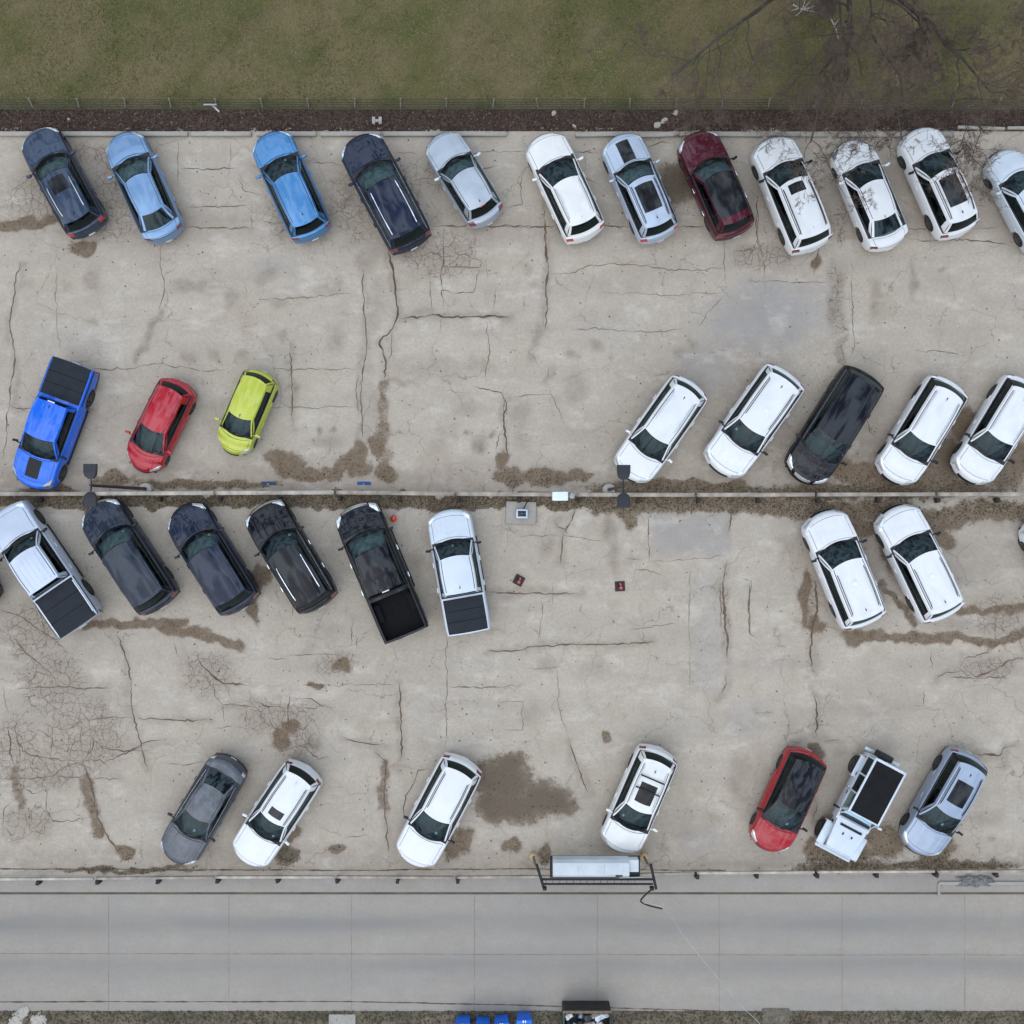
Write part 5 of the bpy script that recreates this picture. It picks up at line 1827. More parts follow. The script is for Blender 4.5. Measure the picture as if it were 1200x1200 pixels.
# ================================================================== KERB BEAMS, FENCE, RAILS
for i_, (x0, x1, y0, y1, lb) in enumerate([
        (-70, -2, 157, 157, 'concrete kerb beam running out of the left edge below the lawn'),
        (1, 70, 158, 158, 'concrete kerb beam behind the nose of the slate blue SUV'),
        (76, 148, 158, 158, 'concrete kerb beam starting right of the slate blue SUV'),
        (150, 221, 158, 158, 'concrete kerb beam right of the light blue sedan nose'),
        (225, 295, 158, 158, 'clear concrete kerb beam just left of the bright blue crossover'),
        (301, 371, 158, 158, 'concrete kerb beam behind the bright blue crossover'),
        (376, 446, 158, 158, 'concrete kerb beam at the nose of the large navy SUV'),
        (450, 521, 158, 158, 'concrete kerb beam between navy SUV and silver hatchback noses'),
        (522, 594, 158, 158, 'concrete kerb beam right of the silver hatchback, ending at a gap'),
        (674, 742, 159, 158, 'concrete kerb beam between the plain white and ice blue SUVs'),
        (749, 820, 160, 157, 'slightly skewed concrete kerb beam left of the maroon SUV'),
        (822, 893, 158, 159, 'concrete kerb beam right of the maroon SUV nose'),
        (899, 970, 158, 159, 'concrete kerb beam at the nose of the sunroof white SUV'),
        (981, 1043, 159, 159, 'concrete kerb beam at the nose of the white sedan under the tree'),
        (1047, 1117, 159, 159, 'concrete kerb beam behind the white panoramic SUV'),
        (1121, 1176, 150, 152, 'thin pale beam set back in the mulch at the right'),
        (1179, 1240, 151, 151, 'thin pale beam in the mulch running out of the right edge')]):
    (ax, ay), (bx, by) = gp(x0, y0), gp(x1, y1)
    ln_ = math.hypot(bx - ax, by - ay)
    thin = x0 > 1120
    kb = one('kerb_beam', M_BEAM, lambda m: m.box((0, 0, .085), (ln_, .12 if thin else .19, .17)), bevel=.025)
    kb.location = ((ax + bx) / 2, (ay + by) / 2, 0)
    kb.rotation_euler = (0, 0, math.atan2(by - ay, bx - ax))
    tag(kb, lb, 'kerb', 'kerb beams below the lawn')

M_GALV = simple('galvanised_steel', (0.34, 0.34, 0.33), 0.45, 0.6, 0.15)
M_WIRE = simple('dark_fence_wire', (0.035, 0.035, 0.037), 0.6, 0.3, 0.2)
M_POSTW = simple('weathered_post', (0.17, 0.155, 0.12), 0.8, 0, 0.2)
fence = empty('slat_fence', (0, 16.92, 0))
tag(fence, 'long low dark slatted fence leaning back along the lawn edge with pale posts', 'fence')
pmesh = smesh = None
for k in range(-1, 25):
    x = gp(40 + 53.7 * k, 0)[0]
    if pmesh is None:
        po = one('post', M_POSTW, lambda m: (m.box((0, .22, .20), (.045, .34, .05), rx=.72), m.box((0, .35, .19), (.08, .08, .40))), fence, bevel=.01)
        pmesh = po.data
        first = True
    else:
        po = bpy.data.objects.new('post', pmesh)
        COL.objects.link(po)
        po.parent = fence
    po.location = (x, 0, 0)
    po.rotation_euler = (rnd.uniform(-.08, .06), rnd.uniform(-.12, .12), rnd.uniform(-.15, .15))
    for q in range(5):
        if smesh is None:
            so = one('slat', M_WIRE, lambda m: m.box((0, 0, 0), (53.3 / PLAN, .024, .02), rx=.72), fence, bevel=.006)
            smesh = so.data
        else:
            so = bpy.data.objects.new('slat', smesh)
            COL.objects.link(so)
            so.parent = fence
        so.location = (x + 53.7 / PLAN / 2, .03 + .078 * q + rnd.uniform(-.008, .008), .045 + .066 * q)
        so.rotation_euler = (0, rnd.uniform(-.006, .006), rnd.uniform(-.006, .006))
# slumped rail piece on the fence
fp = one('fallen_rail', M_GALV, lambda m: (m.box((0, .24, .36), (.55, .06, .05), rz=.0), m.box((.22, .10, .30), (.42, .07, .06), rz=-.75, rx=.2)), bevel=.01)
fp.location = (*gp(249, 133), 0)
tag(fp, 'broken light grey rail hanging on the fence above the gap in the row', 'rail')

M_TIMB = simple('weathered_timber', (0.30, 0.255, 0.21), 0.85, var=0.4, scale=2.2, bump=0.4, bscale=35)
M_TIMB2 = simple('pale_timber', (0.39, 0.345, 0.29), 0.85, var=0.35, scale=2.2, bump=0.4, bscale=35)
M_POSTD = simple('dark_timber_post', (0.028, 0.022, 0.018), 0.9, var=0.3, scale=8)


def guard_rail(name, label, ypts, zt, wd, pdy, pale, x_first, step=70.4, skip=()):
    xa, ya = gp(ypts[0][0], 600)[0], 0
    root = empty(name, (0, 0, 0))
    tag(root, label, 'guard rail')
    k = (CAM_H - zt) / CAM_H
    xs2 = np.arange(-170, 1380, 141)
    for i2, x0 in enumerate(xs2):
        x1 = x0 + 138
        y0 = np.interp(x0, [p[0] for p in ypts], [p[1] for p in ypts])
        y1 = np.interp(x1, [p[0] for p in ypts], [p[1] for p in ypts])
        a = Vector(((x0 - 600) / PLAN * k, (600 - y0) / PLAN * k, zt - .07))
        b2 = Vector(((x1 - 600) / PLAN * k, (600 - y1) / PLAN * k, zt - .07 + rnd.uniform(-.012, .012)))
        L_ = (b2 - a).length
        ro = one('rail_beam', M_TIMB2 if i2 in pale else M_TIMB, lambda m: m.box((0, 0, 0), (L_, wd, .14)), root, bevel=.015)
        ro.location = (a + b2) / 2
        ro.rotation_euler = (0, 0, math.atan2(b2.y - a.y, b2.x - a.x))
    pm = None
    for j in range(-2, 20):
        x = x_first + step * j
        if j in skip:
            continue
        y = np.interp(x, [p[0] for p in ypts], [p[1] for p in ypts]) + pdy
        if pm is None:
            p = one('post', M_POSTD, lambda m: m.box((0, 0, zt / 2 - .02), (.15, .20, zt - .02), taper=.9), root, bevel=.015)
            pm = p.data
        else:
            p = bpy.data.objects.new('post', pm)
            COL.objects.link(p)
            p.parent = root
        kk = (CAM_H - zt) / CAM_H
        p.location = ((x - 600) / PLAN * kk, (600 - y) / PLAN * kk, 0)
        p.rotation_euler = (0, rnd.uniform(-.05, .05), rnd.uniform(-.3, .3))
    return root


guard_rail('guard_rail', 'weathered timber guard rail across the middle of the lot', [(-200, 579), (0, 579), (400, 577), (560, 579), (750, 580), (1200, 579), (1400, 579)], .42, .165, 7.0, (2, 3), 45)
guard_rail('guard_rail', 'thin weathered timber guard rail along the road side', [(-200, 1031), (0, 1031), (300, 1028), (620, 1029), (830, 1023), (1000, 1022), (1200, 1021), (1400, 1021)], .42, .10, 5.0, (1, 3, 7, 8), 43, skip=(8, 9, 10))


# ================================================================== LAMP POLES
M_LAMPH = simple('lamp_head_black', (0.012, 0.014, 0.020), 0.45, 0.2, 0.15)


def lamp_pole(px, py, label):
    root = empty('lamp_pole', (*gp(px, py), 0))
    tag(root, label, 'lamp post', 'double headed lamp posts on the middle rail')
    one('base', M_BEAM, lambda m: m.lathe([(.0, .30), (.24, .30), (.26, .26), (.28, 0)], (0, 0, 0), 'Z', 16), root)
    one('pole', M_LAMPH, lambda m: m.tube([(0, 0, .28), (0, 0, 6.25)], [.075, .05], 8), root)
    for sg in (-1, 1):
        a = one('arm', M_LAMPH, lambda m: m.tube([(0, 0, 6.15), (0, sg * .30, 6.22)], .03, 6), root)
        h = MB()
        ys = (.24, .34, .46, .78)
        ws = (.09, .20, .235, .25)
        zt = (6.28, 6.31, 6.32, 6.31)
        rows = [[(-w_, sg * y_, 6.19), (-w_, sg * y_, z_ - .02), (-w_ * .85, sg * y_, z_), (w_ * .85, sg * y_, z_), (w_, sg * y_, z_ - .02), (w_, sg * y_, 6.19), (-w_, sg * y_, 6.19)] for y_, w_, z_ in zip(ys, ws, zt)]
        h.quad_grid(rows)
        for r_ in (rows[0], rows[-1]):
            b0 = len(h.v)
            h.v += r_[:6]
            h.f.append(tuple(range(b0, b0 + 6)))
            h.m.append(0)
        hd = h.build('lamp_head', M_LAMPH, root, smooth=False)
        one('lens', M_PLATE, lambda m: m.box((0, sg * .58, 6.183), (.36, .30, .012)), hd, smooth=False)


lamp_pole(173, 573, 'double headed black lamp post above the left row')
lamp_pole(713, 574, 'double headed black lamp post overlapping the white SUV nose')

# ================================================================== SMALL THINGS
M_SIGNB = simple('blue_sign', (0.03, 0.09, 0.26), 0.4, var=0.1)
M_SIGNW = simple('sign_white', (0.75, 0.77, 0.78), 0.5, var=0.05)


def small_sign(px, py, label, mat, tilt):
    r = empty('parking_sign', (*gp(px, py), 0))
    tag(r, label, 'sign', 'signs on the middle rail')
    one('post', M_GALV, lambda m: m.tube([(0, 0, 0), (0, 0, 1.30)], .028, 6), r)
    p = one('panel', mat, lambda m: m.box((0, 0, 0), (.56, .012, .28)), r, bevel=.004)
    p.location = (0, .03, 1.15)
    p.rotation_euler = (tilt, 0, 0)
    b = one('border', M_SIGNW, lambda m: m.box((0, .008, .11), (.50, .004, .02)), p, smooth=False)


M_SIGND = simple('dark_blue_sign', (0.035, 0.06, 0.14), 0.5, var=0.15)
small_sign(322, 568, 'dark blue sign panel on a post behind the lime hatchback', M_SIGND, -.5)
small_sign(431, 568, 'bright blue sign panel with white edge on the middle rail', M_SIGNB, -.5)

pad = one('concrete_pad', M_SLAB, lambda m: m.box((0, 0, .07), (1.26, .94, .14)), bevel=.02)
pad.location = (*gp(610.5, 601), 0)
pad.rotation_euler = (0, 0, -.03)
tag(pad, 'pale square concrete pad below the middle rail', 'concrete pad')
ped = empty('pay_pedestal', (*gp(611.5, 602), .14))
tag(ped, 'small pale housing with a dark panel standing on the concrete pad', 'pedestal')
M_HOUS = simple('pale_housing', (0.48, 0.52, 0.58), 0.45, 0.1, 0.08)
one('housing', M_HOUS, lambda m: m.box((0, 0, .16), (.50, .40, .32)), ped, bevel=.06)
one('panel', M_GLOSSBLK, lambda m: m.box((0, .0, .325), (.34, .24, .02)), ped, bevel=.005)
one('frame', M_SIGND, lambda m: (m.box((0, 0, .337), (.02, .22, .006)), m.box((0, 0, .338), (.32, .02, .006))), ped, smooth=False)
one('conduit', M_BLK, lambda m: m.tube([(.05, .18, .2), (.18, .42, .1), (.28, .58, .3)], .022, 6), ped)

cab = empty('utility_box', (*gp(655, 582), 0))
tag(cab, 'white metal utility box on the middle rail with a round grey meter', 'utility box')
M_CABW = simple('white_cabinet', (0.66, 0.72, 0.75), 0.45, 0, 0.08)
cb_ = one('cabinet', M_CABW, lambda m: m.box((0, 0, .62), (.60, .32, 1.24)), cab, bevel=.03)
one('lid', M_CABW, lambda m: m.box((0, 0, 1.255), (.64, .36, .03)), cab, bevel=.01)
one('door', M_CABW, lambda m: m.box((0, -.166, .62), (.50, .012, 1.0)), cb_, bevel=.004)
one('meter', M_GALV, lambda m: m.lathe([(0, 1.0), (.11, .99), (.13, .95), (.13, .55), (.05, .5)], (.50, .02, 0), 'Z', 14), cab)
one('meter_pipe', M_GALV, lambda m: (m.tube([(.50, .02, 0), (.50, .02, .6)], .03, 6), m.tube([(.28, .02, .8), (.52, .02, .8)], .025, 6)), cab)

M_RBASE = simple('rubber_base', (0.045, 0.022, 0.022), 0.85, 0, 0.25, 20)
M_RPINK = simple('faded_red_stub', (0.46, 0.10, 0.10), 0.6, 0, 0.2, 20)
for (px, py, rz, lb) in ((608, 680, -28, 'dark rubber sign base with red stub nearer the white pickup'), (726.5, 687, 3, 'dark rubber sign base with red stub nearer the lamp post')):
    r = empty('sign_base', (*gp(px, py), 0), math.radians(rz))
    tag(r, lb, 'sign base', 'rubber sign bases in the open bay')
    one('base', M_RBASE, lambda m: m.box((0, 0, .035), (.43, .43, .07), taper=.9), r, bevel=.015)
    one('collar', M_BLK, lambda m: m.box((-.02, .03, .085), (.20, .20, .05)), r, bevel=.01)
    one('stub', M_RPINK, lambda m: m.tube([(.03, -.06, .07), (.03, -.06, .20)], [.075, .06], 10), r)
    one('strip', M_RPINK, lambda m: m.box((.02, .08, .112), (.06, .12, .006), rz=.4), r, smooth=False)

M_BALL = simple('red_plastic', (0.62, 0.035, 0.020), 0.4, 0, 0.3, 9)
bm = bmesh.new()
bmesh.ops.create_icosphere(bm, subdivisions=3, radius=.135)
for v in bm.verts:
    d = v.co.normalized()
    v.co *= 1 + .05 * math.sin(5 * d.x + 2) * math.sin(6 * d.y) - .12 * max(0, d.dot(Vector((.3, .5, .8))) - .75) / .25
me = bpy.data.meshes.new('ball')
bm.to_mesh(me)
bm.free()
me.materials.append(M_BALL)
me.polygons.foreach_set('use_smooth', [True] * len(me.polygons))
ball = bpy.data.objects.new('ball', me)
COL.objects.link(ball)
ball.location = (*gp(461.5, 608), .13)
tag(ball, 'small dented red ball between the black and white pickups', 'ball')
one('valve', M_PLATE, lambda m: m.tube([(.03, .05, .115), (.035, .058, .14)], .014, 6), ball)

# stones and an H-shaped block in the mulch
M_STONE = simple('pale_stone', (0.36, 0.32, 0.28), 0.9, 0, 0.2, 12, bump=0.3)


def stone(px, py, sx, sy, sz, label, z=0.0, mat=None):
    bm = bmesh.new()
    bmesh.ops.create_icosphere(bm, subdivisions=2, radius=1)
    for v in bm.verts:
        v.co *= 1 + rnd.uniform(-.18, .18)
        v.co = Vector((v.co.x * sx / 2, v.co.y * sy / 2, v.co.z * sz / 2))
    me = bpy.data.meshes.new('stone')
    bm.to_mesh(me)
    bm.free()
    me.materials.append(mat or M_STONE)
    o = bpy.data.objects.new('stone', me)
    COL.objects.link(o)
    o.location = (*gp(px, py), z + sz * .25)
    o.rotation_euler = (0, 0, rnd.uniform(0, 3))
    tag(o, label, 'stone', 'loose stones')


stone(770, 147, .34, .26, .18, 'pale stone in the mulch above the ice blue SUV, left of two')
stone(778, 142, .20, .36, .16, 'pale upright stone in the mulch above the ice blue SUV, right of two')
stone(649, 133, .26, .18, .15, 'pale block at the fence above the plain white SUV')
stone(673, 148, .12, .20, .1, 'small pale stone in the mulch right of the plain white SUV')
stone(81, 140, .13, .12, .09, 'tiny white stone in the mulch above the slate blue SUV')
stone(792, 132, .20, .28, .14, 'pale stone against the fence left of the maroon SUV')
hb = one('marker_block', M_BEAM, lambda m: (m.box((-.14, 0, .06), (.13, .30, .12)), m.box((.14, 0, .06), (.13, .30, .12)), m.box((0, 0, .05), (.16, .12, .09))), bevel=.012)
hb.location = (*gp(442, 142), .01)
tag(hb, 'pale H shaped concrete block in the mulch above the navy SUV', 'block')

# ================================================================== SIGN FRAME AT THE ROAD
sg_ = empty('roadside_sign', (*gp(689, 1002), 0))
tag(sg_, 'white sign cabinet on a black steel frame beside the road', 'sign frame')
M_CABS = simple('sign_cabinet_white', (0.46, 0.50, 0.52), 0.4, 0.0, 0.12, 2)
M_IRON = simple('black_iron', (0.014, 0.014, 0.016), 0.6, 0.4, 0.2)
M_YEL = simple('faded_yellow_footing', (0.48, 0.36, 0.19), 0.85, 0, 0.25, 10)
for sx, xb in ((-1, -2.30), (1, 2.34)):
    one('footing', M_YEL, lambda m: m.lathe([(0, .30), (.12, .30), (.15, .26), (.16, 0)], (xb, .0, 0), 'Z', 14), sg_)
    one('post', M_POSTW, lambda m: m.tube([(xb, 0, .25), (xb + .06, -.05, 1.2)], .06, 8), sg_)
    one('side_arm', M_IRON, lambda m: (m.box((xb + .26, -.50, 1.22), (.11, 1.05, .14), rz=-.30 * sx if sx < 0 else .22), m.box((xb + .44 if sx < 0 else xb + .20, -.98, 1.20), (.16, .12, .26))), sg_, bevel=.015)
one('long_beam', M_IRON, lambda m: m.box((.27, -.62, 1.20), (4.62, .07, .10)), sg_, bevel=.01)
one('long_beam', M_IRON, lambda m: m.box((.30, -.82, 1.18), (4.58, .06, .10)), sg_, bevel=.01)
for q in range(14):
    one('grating_bar', M_IRON, lambda m: m.box((-1.8 + .28 * q, -.72, 1.225), (.02, .16, .01)), sg_, smooth=False)
one('base_tray', M_IRON, lambda m: m.box((.2, -.10, 1.20), (3.7, .90, .06)), sg_, bevel=.01)
m = MB()
prof = [(.36, 1.26), (.32, 1.60), (.22, 1.74), (.0, 1.78), (-.28, 1.74), (-.38, 1.62), (-.40, 1.26)]
m.quad_grid([[(x, y, z) for y, z in prof] for x in (-1.54, -.5, .55, 1.56)])
for x in (-1.54, 1.56):
    b0 = len(m.v)
    m.v += [(x, y, z) for y, z in prof]
    m.f.append(tuple(range(b0, b0 + len(prof))))
    m.m.append(0)
cabn = m.build('cabinet', M_CABS, sg_, angle=25)
one('end_cap', M_CABS, lambda m: m.box((1.75, .08, 1.45), (.40, .50, .46)), sg_, bevel=.03)
one('label_plate', M_BLK, lambda m: m.box((1.14, -.30, 1.745), (.28, .07, .01), rx=.35), cabn, smooth=False)
for x in (-.5, .55):
    one('seam', M_GALV, lambda m: m.box((x, -.05, 1.782), (.012, .36, .006)), cabn, smooth=False)
one('conduit', M_GALV, lambda m: m.tube([(1.2, -.52, 1.3), (2.2, -.50, 1.3)], .03, 6), sg_)


def cable(pts, r, mat, label, name='power_cable'):
    m = MB()
    P = [Vector(p) for p in pts]
    out = []
    for i2 in range(len(P) - 1):
        p0, p1, p2, p3 = P[max(i2 - 1, 0)], P[i2], P[i2 + 1], P[min(i2 + 2, len(P) - 1)]
        for k in range(8):
            t = k / 8
            out.append(.5 * ((2 * p1) + (p2 - p0) * t + (2 * p0 - 5 * p1 + 4 * p2 - p3) * t * t + (3 * p1 - p0 - 3 * p2 + p3) * t ** 3))
    out.append(P[-1])
    m.tube(out, r, 6)
    o = m.build(name, mat)
    tag(o, label, 'cable')
    return o


def at(px, py, z):
    k = (CAM_H - z) / CAM_H
    return ((px - 600) / PLAN * k, (600 - py) / PLAN * k, z)


M_CBLK = simple('black_cable', (0.012, 0.012, 0.014), 0.6)
M_CWHT = simple('pale_cable', (0.40, 0.40, 0.39), 0.5)
cable([at(763, 1043, 1.25), at(757, 1048, 1.5), at(751, 1056, 1.8), at(760, 1061, 2.2), at(776, 1065, 2.5)], .035, M_CBLK, 'short black cable loop leaving the right end of the sign frame')
cable([at(760, 1044, 1.25), at(752, 1052, 1.6), at(754, 1058, 2.0), at(766, 1060, 2.4), at(781, 1067, 2.8), at(800, 1095, 3.6), at(829, 1131, 4.2), at(868, 1178, 5.0), at(894, 1204, 5.5), at(960, 1290, 7.0)], .011, M_CWHT,
      'thin pale cable slanting across the road from the sign frame')

# ================================================================== BINS, DUMPSTER, VERGE THINGS
M_BIN = simple('blue_bin_plastic', (0.004, 0.125, 0.62), 0.45, 0, 0.1)
M_BIND = simple('dark_blue_bin_plastic', (0.003, 0.08, 0.42), 0.45, 0, 0.1)


def bin_(px, py, rz, label):
    r = empty('recycling_bin', (*gp(px, py), -.03), math.radians(rz))
    tag(r, label, 'bin', 'blue recycling bins on the verge')
    m = MB()
    m.box((0, -.36, .50), (.54, .60, .90), taper=1.16)
    m.build('body', M_BIN, r, bevel=.04)
    lid = one('lid', M_BIN, lambda m: (m.box((0, -.36, 1.0), (.68, .76, .07), taper=.92), m.box((0, -.36, 1.045), (.46, .50, .04), taper=.85)), r, bevel=.03)
    one('handle', M_BIND, lambda m: m.tube([(-.24, -.76, .96), (.24, -.76, .96)], .025, 6), r)
    for s2 in (-1, 1):
        one('wheel', M_RUB, lambda m: m.lathe([(.02, -.03), (.11, -.03), (.12, 0), (.11, .03), (.02, .03)], (s2 * .24, -.66, .12), 'X', 14), r)
    one('emblem', M_SIGNW, lambda m: (m.box((-.04, -.04, 1.052), (.05, .10, .004)), m.box((.05, -.04, 1.052), (.04, .10, .004))), lid, smooth=False)


bin_(543, 1187, 3, 'blue recycling bin, first from the left of four')
bin_(566.5, 1188.5, -6, 'blue recycling bin, second from the left of four')
bin_(587.5, 1186.5, 7, 'blue recycling bin, third from the left of four')
bin_(614, 1183, 1, 'blue recycling bin standing apart at the right of four')

dp = empty('dumpster', (*gp(686, 1172), -.03))
tag(dp, 'open black dumpster full of rubbish at the lower edge', 'dumpster')
M_DUMP = simple('rusty_black_steel', (0.030, 0.032, 0.032), 0.7, 0.3, 0.35, 4)
M_DUMPG = simple('green_black_steel', (0.05, 0.075, 0.065), 0.7, 0.3, 0.35, 4)
M_RUST = simple('rust_rim', (0.17, 0.115, 0.075), 0.85, 0.1, 0.35, 6)
one('front_wall', M_DUMP, lambda m: m.box((0, -.05, .58), (1.86, .07, 1.06)), dp, bevel=.01)
one('back_wall', M_DUMP, lambda m: m.box((0, -1.35, .58), (1.86, .07, 1.06)), dp, bevel=.01)
one('side_wall', M_DUMPG, lambda m: m.box((-.96, -.70, .58), (.07, 1.36, 1.06)), dp, bevel=.01)
one('side_wall', M_DUMP, lambda m: m.box((.96, -.70, .58), (.07, 1.36, 1.06)), dp, bevel=.01)
one('floor', M_DUMP, lambda m: m.box((0, -.70, .12), (1.86, 1.24, .06)), dp)
for yy in (0, -1.38):
    one('top_rim', M_RUST, lambda m: m.box((0, yy, 1.12), (2.02, .10, .05)), dp, bevel=.01)
cols = [(0.6, 0.62, 0.62), (0.02, 0.02, 0.022), (0.25, 0.32, 0.42), (0.03, 0.03, 0.03), (0.35, 0.30, 0.25), (0.5, 0.52, 0.55)]
words = ['white', 'dull black', 'bluish', 'glossy black', 'brown', 'pale grey']
ends = ['at the left end of', 'left of centre in', 'at the right end of']
for q in range(14):
    mt = simple('rubbish_%d' % (q % 6), cols[q % 6], 0.4 if q % 2 else 0.7, 0, 0.3, 9)
    bm = bmesh.new()
    bmesh.ops.create_icosphere(bm, subdivisions=2, radius=rnd.uniform(.10, .22))
    for v in bm.verts:
        v.co *= 1 + rnd.uniform(-.3, .3)
    me = bpy.data.meshes.new('rubbish_bag')
    bm.to_mesh(me)
    bm.free()
    me.materials.append(mt)
    o = bpy.data.objects.new('rubbish_bag', me)
    COL.objects.link(o)
    gx_, gy_ = gp(686, 1172)
    o.location = (gx_ - .78 + .26 * (q % 7), gy_ - .26 - .42 * (q // 7), rnd.uniform(.72, .95))
    tag(o, '%s crumpled rubbish bag %s the open dumpster, %s row' % (words[q % 6], ('far left in', 'left in', 'left of centre in', 'in the middle of', 'right of centre in', 'right in', 'far right in')[q % 7], 'front' if q < 7 else 'back'), 'rubbish bag', 'rubbish in the dumpster')

sl = one('paving_slab', M_SLAB, lambda m: m.box((0, 0, .0), (1.12, 1.4, .10)), bevel=.01)
sl.location = (*gp(401, 1208), -.02)
tag(sl, 'pale rectangular paving slab on the verge left of the bins', 'paving slab')
for (px, py, sx, sy, lb) in ((18, 1200, 1.0, .6, 'flat pale stone at the lower left corner, leftmost'), (27, 1187, .6, .5, 'brownish flat stone at the road edge, lower left'), (45, 1197, .7, .7, 'squarish grey stone at the lower left, right of the others')):
    stone(px, py, sx, sy, .12, lb, -.05)
cv = one('drain_cover', simple('brown_drain_frame', (0.13, 0.11, 0.08), 0.9, 0, 0.3, 5), lambda m: (m.box((0, 0, .0), (1.15, .62, .06)), m.box((-.2, 0, .035), (.5, .4, .02))), bevel=.01)
cv.location = (*gp(909, 1191), -.02)
tag(cv, 'brown drain cover at the lower road edge under the pale cable', 'drain cover')

# low kerb frame at the right end of the walkway
kf = one('kerb_frame', M_SLAB, lambda m: (m.box((0, -.26, .03), (.12, .52, .08)), m.box((2.6, .0, .03), (5.2, .13, .09))), bevel=.015)
kf.location = (*gp(1100, 1034.5), 0)
tag(kf, 'pale low kerb corner at the right end of the walkway', 'kerb')
bm = bmesh.new()
bmesh.ops.create_icosphere(bm, subdivisions=4, radius=1)
for v in bm.verts:
    d = v.co.normalized()
    f = 1 + .22 * math.sin(3 * d.x + 1) * math.cos(4 * d.y) + .16 * math.sin(9 * d.x + 5 * d.y) + .10 * math.sin(17 * d.y - 8 * d.x) + rnd.uniform(-.05, .05)
    v.co = Vector((d.x * .78 * f, d.y * .24 * f, d.z * .05 * f))
me = bpy.data.meshes.new('tar_patch')
bm.to_mesh(me)
bm.free()
me.materials.append(simple('dark_tar_patch', (0.14, 0.135, 0.13), 0.95, 0, 0.45, 9, bump=.6, bscale=30))
mp_ = bpy.data.objects.new('tar_patch', me)
COL.objects.link(mp_)
mp_.location = (*gp(1143, 1032), .06)
tag(mp_, 'ragged grey lump of tar spilled over the kerb corner at lower right', 'tar patch')

# ================================================================== TREE
M_BARK = simple('grey_brown_bark', (0.060, 0.048, 0.040), 0.95, 0, 0.3, 6, bump=0.6, bscale=30)
M_TWIG = simple('brown_twigs', (0.125, 0.088, 0.066), 0.95, 0, 0.25, 4)
M_DEAD = simple('pale_dead_branch', (0.36, 0.34, 0.31), 0.9, 0, 0.2, 10)
tr_ = random.Random(5)
tree = empty('tree', (13.2, 21.3, 0))
tag(tree, 'large bare tree spreading leafless branches over the lawn and parked cars', 'tree')
TO = Vector((13.2, 21.3, 0))
trunk = MB()
trunk.tube([(0, 0, -.05), (0, 0, .25), (.03, -.02, 1.2), (-.03, -.08, 2.6), (-.08, -.22, 4.0)], [.52, .38, .33, .30, .27], 12)
trunk.build('trunk', M_BARK, tree)
LIMB, TW = MB(), MB()


def wander(p0, p1, n, amp):
    out = []
    d = p1 - p0
    a = Vector((tr_.uniform(-1, 1), tr_.uniform(-1, 1), tr_.uniform(-1, 1)))
    b_ = Vector((tr_.uniform(-1, 1), tr_.uniform(-1, 1), tr_.uniform(-1, 1)))
    for k in range(n + 1):
        t = k / n
        q = p0 + d * t + (a * math.sin(t * 5) + b_ * math.sin(t * 11)) * amp * math.sin(math.pi * min(t * .9, 1)) * d.length
        q += Vector((tr_.gauss(0, 1), tr_.gauss(0, 1), tr_.gauss(0, 1))) * amp * .25 * d.length * (0 if k == 0 else 1)
        out.append(q)
    return out


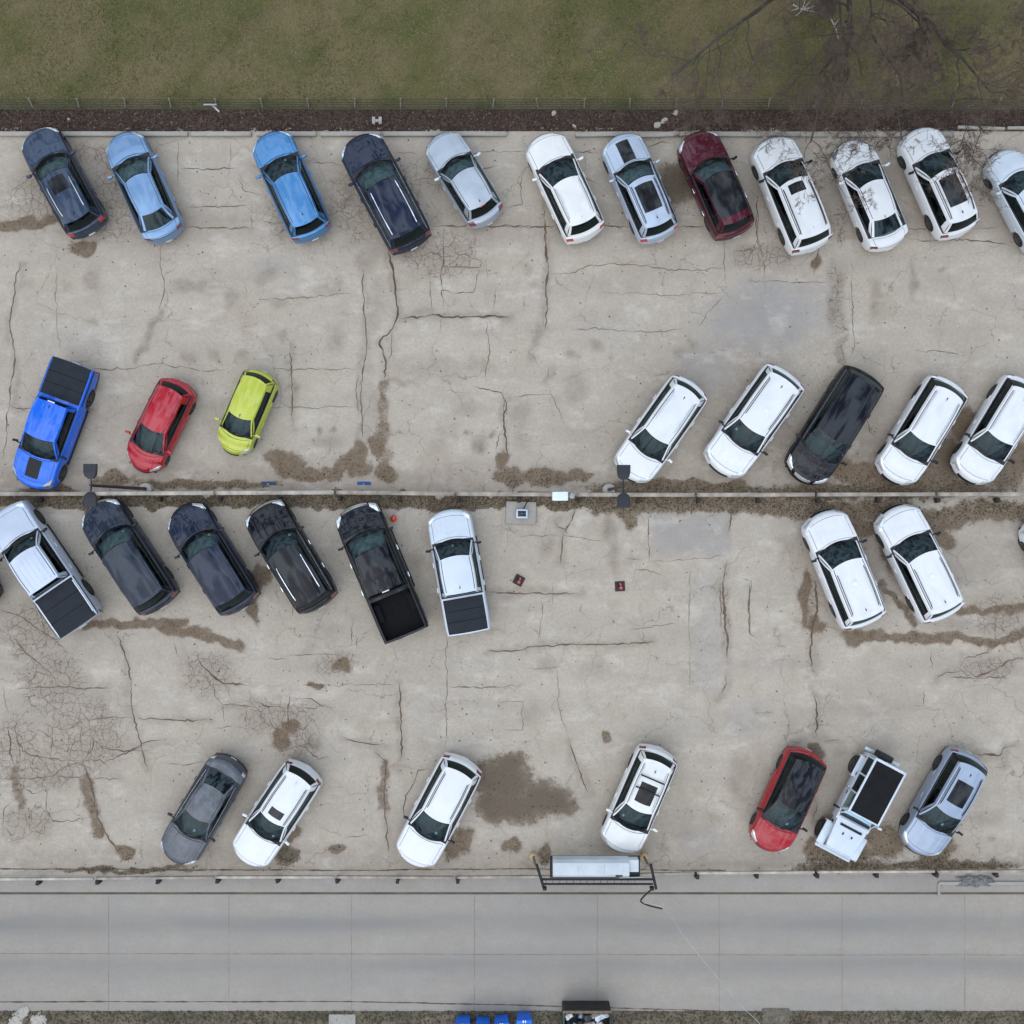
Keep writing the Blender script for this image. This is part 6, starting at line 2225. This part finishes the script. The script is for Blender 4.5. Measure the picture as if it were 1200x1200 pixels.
def grow(pts, r0, r1, lvl):
    n = len(pts)
    rad = [r0 + (r1 - r0) * (k / (n - 1)) ** .8 for k in range(n)]
    mb = LIMB if lvl < 2 else TW
    mb.tube(pts, rad, 7 if lvl == 0 else (5 if lvl == 1 else 3), caps=False)
    if lvl >= 4:
        return
    L = sum((pts[k + 1] - pts[k]).length for k in range(n - 1))
    cnt = (12, 9, 8, 8)[lvl]
    for q in range(cnt):
        t = tr_.uniform(.22, 1.0) if lvl else tr_.uniform(.28, 1.0)
        f = t * (n - 1)
        i2 = min(int(f), n - 2)
        p = pts[i2].lerp(pts[i2 + 1], f - i2)
        d = (pts[i2 + 1] - pts[i2]).normalized()
        side = d.cross(Vector((tr_.gauss(0, 1), tr_.gauss(0, 1), tr_.gauss(0, 1)))).normalized()
        dr = (d * tr_.uniform(.35, .9) + side * tr_.uniform(.6, 1.1) + Vector((0, 0, .10))).normalized()
        ln2 = L * tr_.uniform(.28, .48) * (1.1 - .4 * t)
        rr = rad[i2] * tr_.uniform(.42, .62)
        grow(wander(p, p + dr * ln2, (7, 5, 4, 3)[lvl], (.06, .08, .10, .10)[lvl]), max(rr, .0056), max(rr * .3, .0036), lvl + 1)


CRO = Vector((-.08, -.22, 4.0))
for (x, y, z, r) in ((5.8, 16.3, 6.0, .13), (11.9, 14.9, 6.4, .14), (17.3, 15.2, 6.4, .15), (10.4, 13.0, 7.4, .045), (13.9, 13.2, 7.4, .045), (16.6, 13.4, 7.2, .045), (20.4, 17.2, 8.0, .13), (7.6, 19.5, 8.5, .13),
                     (12.0, 24.5, 9.5, .15), (19.0, 23.5, 9.0, .14), (13.2, 19.8, 11.0, .16), (6.0, 24.0, 8.0, .13)):
    e = Vector((x, y, z)) - TO
    w_ = wander(CRO, e, 9, .035)
    for k, q in enumerate(w_):
        q.z += .9 * math.sin(math.pi * k / 9) * .6
    grow(w_, r, .03, 0)
LIMB.build('limbs', M_BARK, tree)
tv = np.array(TW.v)
tf = np.array([f for f in TW.f if len(f) == 4])
crown = raw_mesh('crown', tv, tf, M_TWIG)
crown.parent = tree


def dead_branch(px, py, rz, pts, label):
    r = empty('fallen_branch', (*gp(px, py), 0), rz)
    tag(r, label, 'branch', 'pale dead branches on the lawn')
    for k, p in enumerate(pts):
        one('limb', M_DEAD, lambda m: m.tube([Vector(q) for q in p], [.035 - .02 * j / (len(p) - 1) for j in range(len(p))], 5), r)


dead_branch(940, 12, 0, [[(-.4, .2, .06), (0, 0, .08), (.5, -.1, .07)], [(0, 0, .08), (-.3, -.3, .07)], [(0, 0, .08), (.1, .4, .09)], [(.1, 0, .1), (.55, .15, .08)], [(-.1, .05, .1), (-.5, -.05, .06)], [(.05, 0, .1), (.3, .35, .1)]],
            'bundle of pale dead twigs on the grass near the tree trunk')
dead_branch(979, 38, 0, [[(-.2, .55, .06), (0, .1, .08), (.16, -.45, .05)], [(-.05, .3, .08), (.15, .55, .07)]], 'single pale dead branch lying on the grass below the trunk')
